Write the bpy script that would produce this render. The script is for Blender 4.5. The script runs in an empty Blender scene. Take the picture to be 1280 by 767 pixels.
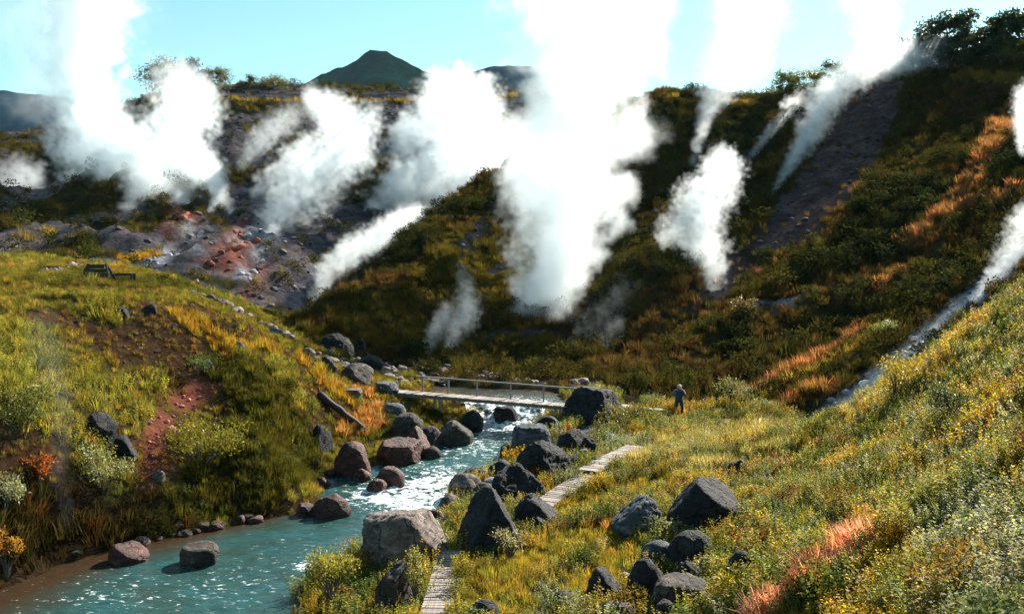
import bpy, math, random
import numpy as np
from mathutils import Vector, Matrix
from mathutils.bvhtree import BVHTree

S = bpy.context.scene
COL = S.collection
RAD = math.radians

# ------------------------------------------------------------------ camera, sky, sun, exposure
FPX, HZ, CAMZ = 1229.0, 300.0, 9.0                 # focal length in photo pixels, horizon row, eye height
PITCH = math.atan((383.5 - HZ) / FPX)
cam = bpy.data.cameras.new('camera')
cam.sensor_width = 36.0
cam.lens = 36.0 * FPX / 1280.0
cam.clip_start, cam.clip_end = 0.2, 9000.0
cam_o = bpy.data.objects.new('camera', cam)
cam_o.location = (0, 0, CAMZ)
cam_o.rotation_euler = (math.pi / 2 - PITCH, 0, 0)
COL.objects.link(cam_o)
S.camera = cam_o

SUN_AZ, SUN_EL = RAD(39), RAD(35.5)                  # azimuth from +Y (view direction) towards +X
world = bpy.data.worlds.new('World')
S.world = world
world.use_nodes = True
wn = world.node_tree
sky = wn.nodes.new('ShaderNodeTexSky')
sky.sky_type = 'NISHITA'
sky.sun_disc = False
sky.sun_elevation = SUN_EL
sky.sun_rotation = SUN_AZ
sky.air_density = 1.0
sky.dust_density = 0.35
sky.ozone_density = 2.0
tint = wn.nodes.new('ShaderNodeMix')
tint.data_type = 'RGBA'
tint.blend_type = 'MULTIPLY'
tint.inputs['Factor'].default_value = 1.0
wn.links.new(sky.outputs[0], tint.inputs['A'])
tint.inputs['B'].default_value = (0.9, 1.17, 1.0, 1)
wn.links.new(tint.outputs['Result'], wn.nodes['Background'].inputs[0])
wn.nodes['Background'].inputs[1].default_value = 0.052

sun_l = bpy.data.lights.new('sun', 'SUN')
sun_l.energy = 5.0
sun_l.angle = RAD(0.5)
sun_l.color = (1.0, 0.93, 0.82)
sun_o = bpy.data.objects.new('sun', sun_l)
sun_d = Vector((math.sin(SUN_AZ) * math.cos(SUN_EL), math.cos(SUN_AZ) * math.cos(SUN_EL), math.sin(SUN_EL)))
sun_o.rotation_euler = sun_d.to_track_quat('Z', 'Y').to_euler()
sun_o.location = (60, 60, 90)
COL.objects.link(sun_o)

S.view_settings.view_transform = 'Standard'
S.view_settings.look = 'None'
S.view_settings.gamma = 1.0
S.view_settings.use_curve_mapping = False
S.view_settings.exposure = 1.7
S.render.engine = 'CYCLES'
S.cycles.use_denoising = True
S.cycles.max_bounces = 24
S.cycles.diffuse_bounces = 3
S.cycles.glossy_bounces = 2
S.cycles.transmission_bounces = 5
S.cycles.transparent_max_bounces = 8
S.cycles.volume_bounces = 14
S.cycles.sample_clamp_indirect = 6.0

# ------------------------------------------------------------------ helpers
rng = np.random.default_rng(7)
CA, SA = math.cos(PITCH), math.sin(PITCH)


def W(px, py, d):
    """World point at view depth d on the line of sight of a photo pixel."""
    a, b = (px - 640.0) / FPX, (py - 383.5) / FPX
    return np.array([d * a, d * (CA - b * SA), CAMZ + d * (-SA - b * CA)])


def WZ(px, py, z):
    """World point on that line of sight at height z."""
    b = (py - 383.5) / FPX
    return W(px, py, (CAMZ - z) / (SA + b * CA))


def project(P):
    P = np.asarray(P, float)
    x, y, z = P[..., 0], P[..., 1], P[..., 2] - CAMZ
    d = y * CA - z * SA
    u = y * SA + z * CA
    d = np.maximum(d, 1e-3)
    return 640 + FPX * x / d, 383.5 - FPX * u / d, d


_perm = np.random.default_rng(3).permutation(512).astype(np.int64)
_g = np.random.default_rng(4).normal(size=(512, 3))
_g /= np.linalg.norm(_g, axis=1)[:, None]


def perlin(P):
    P = np.asarray(P, float)
    i = np.floor(P).astype(np.int64)
    f = P - i
    u = f * f * f * (f * (f * 6 - 15) + 10)
    out = 0.0
    for dx in (0, 1):
        for dy in (0, 1):
            for dz in (0, 1):
                h = _perm[(i[:, 0] + dx) & 511]
                h = _perm[(h + i[:, 1] + dy) & 511]
                h = _perm[(h + i[:, 2] + dz) & 511]
                g = _g[h]
                v = g[:, 0] * (f[:, 0] - dx) + g[:, 1] * (f[:, 1] - dy) + g[:, 2] * (f[:, 2] - dz)
                w = (u[:, 0] if dx else 1 - u[:, 0]) * (u[:, 1] if dy else 1 - u[:, 1]) * (u[:, 2] if dz else 1 - u[:, 2])
                out = out + v * w
    return out * 1.5


def fbm(P, octaves=4, rough=0.5, ridged=False):
    P = np.asarray(P, float)
    s, a, t = 0.0, 1.0, 0.0
    for k in range(octaves):
        n = perlin(P * (2.03 ** k) + 17.3 * k)
        if ridged:
            n = 1 - 2 * np.abs(n)
        s = s + a * n
        t += a
        a *= rough
    return s / t


def smooth(a, b, x):
    t = np.clip((x - a) / (b - a), 0, 1)
    return t * t * (3 - 2 * t)


def raw_mesh(name, V, faces, nside=None, smooth_shade=True):
    """Mesh from arrays; faces an (n, k) int array or a list of tuples."""
    m = bpy.data.meshes.new(name)
    if isinstance(faces, np.ndarray):
        V = np.asarray(V, np.float32)
        n, k = faces.shape
        m.vertices.add(len(V))
        m.vertices.foreach_set('co', V.ravel())
        m.loops.add(n * k)
        m.loops.foreach_set('vertex_index', faces.astype(np.int32).ravel())
        m.polygons.add(n)
        m.polygons.foreach_set('loop_start', np.arange(0, n * k, k, dtype=np.int32))
        m.update(calc_edges=True)
    else:
        m.from_pydata([tuple(map(float, v)) for v in V], [], faces)
        m.update()
    m.polygons.foreach_set('use_smooth', [smooth_shade] * len(m.polygons))
    return m


def link(name, data, mat=None, parent=None, loc=None, rot=None, scale=None):
    o = bpy.data.objects.new(name, data)
    COL.objects.link(o)
    if mat is not None and data is not None and not data.materials:
        data.materials.append(mat)
    if parent is not None:
        o.parent = parent
    if loc is not None:
        o.location = [float(v) for v in loc]
    if rot is not None:
        o.rotation_euler = [float(v) for v in rot]
    if scale is not None:
        o.scale = [float(v) for v in scale]
    return o


def tag(o, label, category=None, group=None, kind=None):
    o['label'] = label
    if category:
        o['category'] = category
    if group:
        o['group'] = group
    if kind:
        o['kind'] = kind
    return o


class MB:
    """Collects simple shapes into one mesh."""

    def __init__(self):
        self.v, self.f = [], []

    def add(self, V, F):
        n = len(self.v)
        self.v += [tuple(map(float, p)) for p in V]
        self.f += [tuple(i + n for i in f) for f in F]
        return self

    def box(self, c, sx, sy, sz, M=None):
        V = []
        for x in (-1, 1):
            for y in (-1, 1):
                for z in (-1, 1):
                    p = Vector((x * sx / 2, y * sy / 2, z * sz / 2))
                    if M is not None:
                        p = M @ p
                    V.append((c[0] + p.x, c[1] + p.y, c[2] + p.z))
        return self.add(V, [(0, 1, 3, 2), (4, 6, 7, 5), (0, 4, 5, 1), (2, 3, 7, 6), (0, 2, 6, 4), (1, 5, 7, 3)])

    def bar(self, a, b, w, h, up=(0, 0, 1)):
        a, b = Vector(a), Vector(b)
        y = (b - a).normalized()
        x = y.cross(Vector(up)).normalized()
        z = x.cross(y)
        M = Matrix((x, y, z)).transposed()
        return self.box((a + b) / 2, w, (b - a).length, h, M)

    def tube(self, pts, radii, n=7, cap=True):
        pts = [Vector(p) for p in pts]
        V, F = [], []
        t0 = (pts[1] - pts[0]).normalized()
        x = t0.orthogonal().normalized()
        for i, p in enumerate(pts):
            t = (pts[min(i + 1, len(pts) - 1)] - pts[max(i - 1, 0)]).normalized()
            x = (x - t * x.dot(t)).normalized()
            y = t.cross(x)
            for k in range(n):
                a = 2 * math.pi * k / n
                V.append(p + (x * math.cos(a) + y * math.sin(a)) * radii[i])
        for i in range(len(pts) - 1):
            for k in range(n):
                F.append((i * n + k, i * n + (k + 1) % n, (i + 1) * n + (k + 1) % n, (i + 1) * n + k))
        if cap:
            F.append(tuple(range(n - 1, -1, -1)))
            F.append(tuple(range((len(pts) - 1) * n, len(pts) * n)))
        return self.add(V, F)

    def mesh(self, name, smooth_shade=False):
        return raw_mesh(name, self.v, self.f, smooth_shade=smooth_shade)

    def build(self, name, mat, parent=None, smooth_shade=False, **kw):
        return link(name, self.mesh(name, smooth_shade), mat, parent, **kw)


# ------------------------------------------------------------------ materials
def new_mat(name):
    m = bpy.data.materials.new(name)
    m.use_nodes = True
    t = m.node_tree
    t.nodes.clear()
    out = t.nodes.new('ShaderNodeOutputMaterial')
    return m, t, out


def N(t, kind, **inp):
    n = t.nodes.new(kind)
    for k, v in inp.items():
        n.inputs[k.replace('_', ' ')].default_value = v
    return n


def noise(t, vec, scale, detail=4, rough=0.55):
    n = N(t, 'ShaderNodeTexNoise', Scale=scale, Detail=detail, Roughness=rough)
    if vec is not None:
        t.links.new(vec, n.inputs['Vector'])
    return n.outputs['Fac']


def ramp(t, fac, stops):
    r = t.nodes.new('ShaderNodeValToRGB')
    e = r.color_ramp.elements
    while len(e) < len(stops):
        e.new(0.5)
    for el, (p, c) in zip(e, stops):
        el.position = p
        el.color = (*c, 1) if len(c) == 3 else c
    t.links.new(fac, r.inputs[0])
    return r.outputs[0]


def mixc(t, blend, fac, a, b):
    m = t.nodes.new('ShaderNodeMix')
    m.data_type = 'RGBA'
    m.blend_type = blend
    for sock, v in ((m.inputs['Factor'], fac), (m.inputs['A'], a), (m.inputs['B'], b)):
        if isinstance(v, (int, float)):
            sock.default_value = v
        elif isinstance(v, tuple):
            sock.default_value = (*v, 1)
        else:
            t.links.new(v, sock)
    return m.outputs['Result']


def bump(t, h, strength, dist):
    b = N(t, 'ShaderNodeBump', Strength=strength, Distance=dist)
    t.links.new(h, b.inputs['Height'])
    return b.outputs[0]


def mat_ground(name, bump_scale, bump_dist):
    m, t, out = new_mat(name)
    p = N(t, 'ShaderNodeBsdfDiffuse', Roughness=0.9)
    a = t.nodes.new('ShaderNodeAttribute')
    a.attribute_name = 'col'
    geo = t.nodes.new('ShaderNodeNewGeometry')
    n1 = noise(t, geo.outputs['Position'], bump_scale, 8, 0.65)
    c = mixc(t, 'MULTIPLY', 1.0, a.outputs['Color'], ramp(t, n1, [(0.28, (0.35, 0.35, 0.36)), (0.5, (0.95, 0.95, 0.95)), (0.75, (1.7, 1.65, 1.6))]))
    n2 = noise(t, geo.outputs['Position'], bump_scale * 6, 5, 0.7)
    c = mixc(t, 'MULTIPLY', 1.0, c, ramp(t, n2, [(0.3, (0.6, 0.6, 0.6)), (0.7, (1.35, 1.35, 1.35))]))
    t.links.new(c, p.inputs['Color'])
    t.links.new(bump(t, n1, 0.9, bump_dist), p.inputs['Normal'])
    t.links.new(p.outputs[0], out.inputs[0])
    return m


def mat_foliage(name, gloss, transl):
    """Leaves and blades; colour comes from the plant's own 'col' (instance or object), varied leaf by leaf."""
    m, t, out = new_mat(name)
    a = t.nodes.new('ShaderNodeAttribute')
    a.attribute_type = 'INSTANCER'
    a.attribute_name = 'col'
    b = t.nodes.new('ShaderNodeAttribute')
    b.attribute_name = 'leafvar'
    var = ramp(t, b.outputs['Fac'], [(0.0, (0.55, 0.6, 0.6)), (0.5, (1.0, 1.0, 1.0)), (0.85, (1.4, 1.3, 1.05)), (1.0, (1.7, 1.4, 0.95))])
    c = mixc(t, 'MULTIPLY', 1.0, a.outputs['Color'], var)
    if gloss > 0:
        p = N(t, 'ShaderNodeBsdfPrincipled', Roughness=0.5)
        p.inputs['Specular IOR Level'].default_value = gloss
        t.links.new(c, p.inputs['Base Color'])
    else:
        p = t.nodes.new('ShaderNodeBsdfDiffuse')
        t.links.new(c, p.inputs['Color'])
    tr = t.nodes.new('ShaderNodeBsdfTranslucent')
    ct = mixc(t, 'MULTIPLY', 1.0, c, (1.3, 1.18, 0.7))
    t.links.new(ct, tr.inputs[0])
    mx = t.nodes.new('ShaderNodeMixShader')
    mx.inputs[0].default_value = transl
    t.links.new(p.outputs[0], mx.inputs[1])
    t.links.new(tr.outputs[0], mx.inputs[2])
    t.links.new(mx.outputs[0], out.inputs[0])
    return m


def mat_leaf_fixed(name, c0, c1, gloss=0.3, transl=0.35):
    m, t, out = new_mat(name)
    b = t.nodes.new('ShaderNodeAttribute')
    b.attribute_name = 'leafvar'
    c = ramp(t, b.outputs['Fac'], [(0.0, c0), (1.0, c1)])
    p = N(t, 'ShaderNodeBsdfPrincipled', Roughness=0.42)
    p.inputs['Specular IOR Level'].default_value = gloss
    t.links.new(c, p.inputs['Base Color'])
    tr = t.nodes.new('ShaderNodeBsdfTranslucent')
    t.links.new(mixc(t, 'MULTIPLY', 1.0, c, (1.3, 1.15, 0.6)), tr.inputs[0])
    mx = t.nodes.new('ShaderNodeMixShader')
    mx.inputs[0].default_value = transl
    t.links.new(p.outputs[0], mx.inputs[1])
    t.links.new(tr.outputs[0], mx.inputs[2])
    t.links.new(mx.outputs[0], out.inputs[0])
    return m


def mat_rock(name, dark, mid, light, lichen=(0.3, 0.3, 0.26), lich=0.62, rough=0.8):
    m, t, out = new_mat(name)
    tc = t.nodes.new('ShaderNodeTexCoord')
    oi = t.nodes.new('ShaderNodeObjectInfo')
    mp = t.nodes.new('ShaderNodeVectorMath')
    mp.operation = 'ADD'
    t.links.new(tc.outputs['Object'], mp.inputs[0])
    sc = t.nodes.new('ShaderNodeVectorMath')
    sc.operation = 'SCALE'
    sc.inputs[0].default_value = (31.0, 17.0, 53.0)
    t.links.new(oi.outputs['Random'], sc.inputs['Scale'])
    t.links.new(sc.outputs[0], mp.inputs[1])
    v = mp.outputs[0]
    n1 = noise(t, v, 1.6, 9, 0.65)
    n2 = noise(t, v, 9.0, 8, 0.7)
    n3 = noise(t, v, 4.0, 6, 0.6)
    c = ramp(t, n1, [(0.3, dark), (0.5, mid), (0.72, light)])
    c = mixc(t, 'MULTIPLY', 1.0, c, ramp(t, n2, [(0.3, (0.45, 0.45, 0.45)), (0.7, (1.5, 1.5, 1.5))]))
    st = t.nodes.new('ShaderNodeMapping')
    st.inputs['Rotation'].default_value = (0.5, 0.3, 0.2)
    st.inputs['Scale'].default_value = (0.8, 0.8, 5.0)
    t.links.new(v, st.inputs['Vector'])
    n4 = noise(t, st.outputs[0], 2.2, 6, 0.6)
    c = mixc(t, 'MULTIPLY', 1.0, c, ramp(t, n4, [(0.35, (0.55, 0.55, 0.55)), (0.55, (1.0, 1.0, 1.0)), (0.72, (1.9, 1.85, 1.8))]))
    wv = t.nodes.new('ShaderNodeVectorMath')
    wv.operation = 'ADD'
    t.links.new(v, wv.inputs[0])
    wn_ = N(t, 'ShaderNodeTexNoise', Scale=1.5, Detail=5.0)
    t.links.new(v, wn_.inputs['Vector'])
    t.links.new(wn_.outputs['Color'], wv.inputs[1])
    vo = N(t, 'ShaderNodeTexVoronoi', Scale=1.1)
    vo.feature = 'DISTANCE_TO_EDGE'
    t.links.new(wv.outputs[0], vo.inputs['Vector'])
    crack = ramp(t, vo.outputs['Distance'], [(0.0, (0.25, 0.25, 0.25)), (0.022, (1, 1, 1))])
    c = mixc(t, 'MULTIPLY', 1.0, c, crack)
    c = mixc(t, 'MIX', ramp(t, n3, [(lich, (0, 0, 0)), (lich + 0.08, (0.8, 0.8, 0.8))]), c, lichen)
    p = N(t, 'ShaderNodeBsdfPrincipled', Roughness=rough)
    p.inputs['Specular IOR Level'].default_value = 0.3
    t.links.new(c, p.inputs['Base Color'])
    h = mixc(t, 'ADD', 0.5, n1, n2)
    h = mixc(t, 'MULTIPLY', 0.8, h, crack)
    t.links.new(bump(t, h, 1.0, 0.16), p.inputs['Normal'])
    t.links.new(p.outputs[0], out.inputs[0])
    return m


def mat_wood(name, c0, c1, rough=0.75):
    m, t, out = new_mat(name)
    tc = t.nodes.new('ShaderNodeTexCoord')
    oi = t.nodes.new('ShaderNodeObjectInfo')
    mp = t.nodes.new('ShaderNodeMapping')
    mp.inputs['Scale'].default_value = (2.0, 14.0, 14.0)
    t.links.new(tc.outputs['Object'], mp.inputs['Vector'])
    n1 = noise(t, mp.outputs[0], 2.5, 6, 0.6)
    c = ramp(t, n1, [(0.3, c0), (0.7, c1)])
    c = mixc(t, 'MULTIPLY', 1.0, c, ramp(t, oi.outputs['Random'], [(0, (0.62, 0.62, 0.63)), (1, (1.2, 1.18, 1.15))]))
    p = N(t, 'ShaderNodeBsdfPrincipled', Roughness=rough)
    p.inputs['Specular IOR Level'].default_value = 0.3
    t.links.new(c, p.inputs['Base Color'])
    t.links.new(bump(t, n1, 0.5, 0.01), p.inputs['Normal'])
    t.links.new(p.outputs[0], out.inputs[0])
    return m


def mat_plain(name, c, rough=0.8):
    m, t, out = new_mat(name)
    tc = t.nodes.new('ShaderNodeTexCoord')
    n1 = noise(t, tc.outputs['Object'], 14.0, 4)
    cc = mixc(t, 'MULTIPLY', 1.0, c, ramp(t, n1, [(0.3, (0.7, 0.7, 0.7)), (0.7, (1.25, 1.25, 1.25))]))
    p = N(t, 'ShaderNodeBsdfPrincipled', Roughness=rough)
    t.links.new(cc, p.inputs['Base Color'])
    t.links.new(p.outputs[0], out.inputs[0])
    return m


M = {}
M['soil'] = mat_ground('soil', 1.6, 0.12)
M['hill'] = mat_ground('hill_soil', 0.55, 0.5)
M['far'] = mat_ground('far_slope', 0.02, 8.0)
M['grass'] = mat_foliage('grass_blades', 0.0, 0.52)
M['leaf'] = mat_foliage('herb_leaves', 0.05, 0.5)
M['scrub'] = mat_foliage('scrub_leaves', 0.0, 0.30)
def mat_scree():
    m, t, out = new_mat('scree_stone')
    a = t.nodes.new('ShaderNodeAttribute')
    a.attribute_type = 'INSTANCER'
    a.attribute_name = 'col'
    geo = t.nodes.new('ShaderNodeNewGeometry')
    n1 = noise(t, geo.outputs['Position'], 3.0, 7, 0.65)
    p = N(t, 'ShaderNodeBsdfPrincipled', Roughness=0.9)
    p.inputs['Specular IOR Level'].default_value = 0.2
    t.links.new(mixc(t, 'MULTIPLY', 1.0, a.outputs['Color'], ramp(t, n1, [(0.3, (0.5, 0.5, 0.5)), (0.7, (1.4, 1.4, 1.4))])), p.inputs['Base Color'])
    t.links.new(bump(t, n1, 0.8, 0.08), p.inputs['Normal'])
    t.links.new(p.outputs[0], out.inputs[0])
    return m


M['scree'] = mat_scree()
M['rock_dark'] = mat_rock('dark_basalt', (0.006, 0.0065, 0.008), (0.016, 0.0165, 0.019), (0.045, 0.043, 0.043), (0.13, 0.125, 0.12), 0.66)
M['rock_blue'] = mat_rock('blue_grey_stone', (0.03, 0.037, 0.045), (0.065, 0.078, 0.09), (0.14, 0.15, 0.16))
M['rock_tan'] = mat_rock('tan_tuff', (0.06, 0.045, 0.036), (0.14, 0.108, 0.09), (0.28, 0.225, 0.195), (0.34, 0.30, 0.27), 0.63)
M['rock_red'] = mat_rock('red_brown_stone', (0.03, 0.012, 0.010), (0.075, 0.028, 0.021), (0.15, 0.07, 0.055), (0.20, 0.12, 0.10), 0.66, 0.6)
M['rock_brown'] = mat_rock('brown_stone', (0.02, 0.015, 0.012), (0.05, 0.038, 0.03), (0.12, 0.095, 0.08))
M['deck'] = mat_wood('weathered_boards', (0.15, 0.125, 0.11), (0.33, 0.285, 0.26))
M['timber'] = mat_wood('grey_timber', (0.13, 0.135, 0.13), (0.30, 0.31, 0.30))
M['dark_wood'] = mat_wood('dark_stained_wood', (0.018, 0.015, 0.013), (0.05, 0.042, 0.036))
M['bark'] = mat_wood('bark', (0.05, 0.04, 0.032), (0.16, 0.135, 0.11))

# ------------------------------------------------------------------ terrain: four height fields through surveyed points
PATCH = {}


def tps_fit(C, lam=0.05):
    C = np.array(C, float)
    n = len(C)
    r = np.linalg.norm(C[:, None, :2] - C[None, :, :2], axis=2)
    K = np.where(r > 0, r * r * np.log(np.maximum(r, 1e-9)), 0) + lam * np.eye(n)
    Pm = np.c_[np.ones(n), C[:, :2]]
    A = np.zeros((n + 3, n + 3))
    A[:n, :n] = K
    A[:n, n:] = Pm
    A[n:, :n] = Pm.T
    s = np.linalg.solve(A, np.r_[C[:, 2], np.zeros(3)])
    return C[:, :2], s[:n], s[n:]


def tps_eval(fit, xy):
    C, w, a = fit
    out = np.empty(len(xy))
    for i in range(0, len(xy), 20000):
        q = xy[i:i + 20000]
        r2 = ((q[:, None, :] - C[None]) ** 2).sum(2)
        out[i:i + 20000] = (0.5 * r2 * np.log(np.maximum(r2, 1e-12))) @ w + a[0] + q @ a[1:]
    return out


class Patch:
    def __init__(self, key, name, ctrl, x0, x1, y0, y1, step, relief, mat, base, lam=0.05):
        self.key, self.step, self.x0, self.y0 = key, step, x0, y0
        fit = tps_fit([c if len(c) == 3 else c for c in ctrl], lam)
        nx, ny = int((x1 - x0) / step) + 1, int((y1 - y0) / step) + 1
        self.nx, self.ny = nx, ny
        X, Y = np.meshgrid(x0 + step * np.arange(nx), y0 + step * np.arange(ny))
        xy = np.c_[X.ravel(), Y.ravel()]
        z = tps_eval(fit, xy)
        z = z + relief(np.c_[xy, z])
        self.V = np.c_[xy, z]
        i = np.arange(nx * ny).reshape(ny, nx)
        self.F = np.stack([i[:-1, :-1].ravel(), i[:-1, 1:].ravel(), i[1:, 1:].ravel(), i[1:, :-1].ravel()], 1)
        self.bvh = BVHTree.FromPolygons([tuple(v) for v in self.V.tolist()], self.F.tolist())
        self.style = np.full(len(self.V), STYLE_ID[base])
        self.name, self.mat = name, mat
        PATCH[key] = self

    def h(self, x, y):
        """Height at plan points (bilinear)."""
        x, y = np.atleast_1d(x).astype(float), np.atleast_1d(y).astype(float)
        u = np.clip((x - self.x0) / self.step, 0, self.nx - 1.001)
        v = np.clip((y - self.y0) / self.step, 0, self.ny - 1.001)
        i, j = u.astype(int), v.astype(int)
        fu, fv = u - i, v - j
        Z = self.V[:, 2].reshape(self.ny, self.nx)
        z = (Z[j, i] * (1 - fu) + Z[j, i + 1] * fu) * (1 - fv) + (Z[j + 1, i] * (1 - fu) + Z[j + 1, i + 1] * fu) * fv
        inside = (x >= self.x0) & (x <= self.x0 + self.step * (self.nx - 1)) & (y >= self.y0) & (y <= self.y0 + self.step * (self.ny - 1))
        return np.where(inside, z, -99.0)

    def stroke(self, style, pts, rpx, rough=0.7, scale=None):
        """Lay a style along a line on the ground (points sighted on the surface, radius in metres from its apparent size)."""
        hits = [sight(px, py, self.key) for px, py in pts]
        hits = [h for h in hits if h is not None]
        if not hits:
            return
        d = [project(h)[2] for h in hits]
        R = rpx * float(np.mean(d)) / FPX
        dist = np.full(len(self.V), 1e9)
        if len(hits) == 1:
            dist = np.linalg.norm(self.V - hits[0], axis=1)
        for a, b in zip(hits[:-1], hits[1:]):
            ab = b - a
            t = np.clip(((self.V - a) @ ab) / max(ab @ ab, 1e-9), 0, 1)
            dist = np.minimum(dist, np.linalg.norm(self.V - a - t[:, None] * ab, axis=1))
        near = dist < R * 2.2
        k = np.where(near)[0]
        nz = fbm(self.V[k] / (scale or max(R * 0.7, 0.5)) + 5.0, 4, 0.6)
        self.style[k[dist[k] / R + rough * nz < 1.0]] = STYLE_ID[style]

    def speckle(self, style, over, size, thresh, seed=0.0):
        """Natural patches of one style within another."""
        k = np.where(np.isin(self.style, [STYLE_ID[s] for s in over]))[0]
        n = fbm(self.V[k] / size + 40 + seed, 4, 0.55)
        self.style[k[n > thresh]] = STYLE_ID[style]

    def finish(self):
        c = np.array([STYLES[s]['ground'] for s in STYLE_LIST])[self.style]
        for _ in range(2):                                   # soften style borders by a cell or two
            g = c.reshape(self.ny, self.nx, 3)
            p = np.pad(g, ((1, 1), (1, 1), (0, 0)), 'edge')
            c = ((p[1:-1, 1:-1] * 2 + p[:-2, 1:-1] + p[2:, 1:-1] + p[1:-1, :-2] + p[1:-1, 2:]) / 6).reshape(-1, 3)
        m = raw_mesh(self.name, self.V, self.F)
        a = m.color_attributes.new('col', 'FLOAT_COLOR', 'POINT')
        a.data.foreach_set('color', np.c_[c, np.ones(len(c))].astype(np.float32).ravel())
        o = link(self.name, m, self.mat)
        o['kind'] = 'structure'
        return o


def sight(px, py, only=None):
    """First terrain point seen along a photo pixel's line of sight."""
    o = Vector((0, 0, CAMZ))
    d = Vector(W(px, py, 1.0)) - o
    d.normalize()
    best = None
    for k, p in PATCH.items():
        if only and k != only:
            continue
        hit = p.bvh.ray_cast(o, d)
        if hit[0] is not None and (best is None or hit[3] < best[1]):
            best = (hit[0], hit[3])
    return None if best is None else np.array(best[0])


def ground_z(x, y):
    return np.max([p.h(x, y) for p in PATCH.values()], axis=0)


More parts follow.
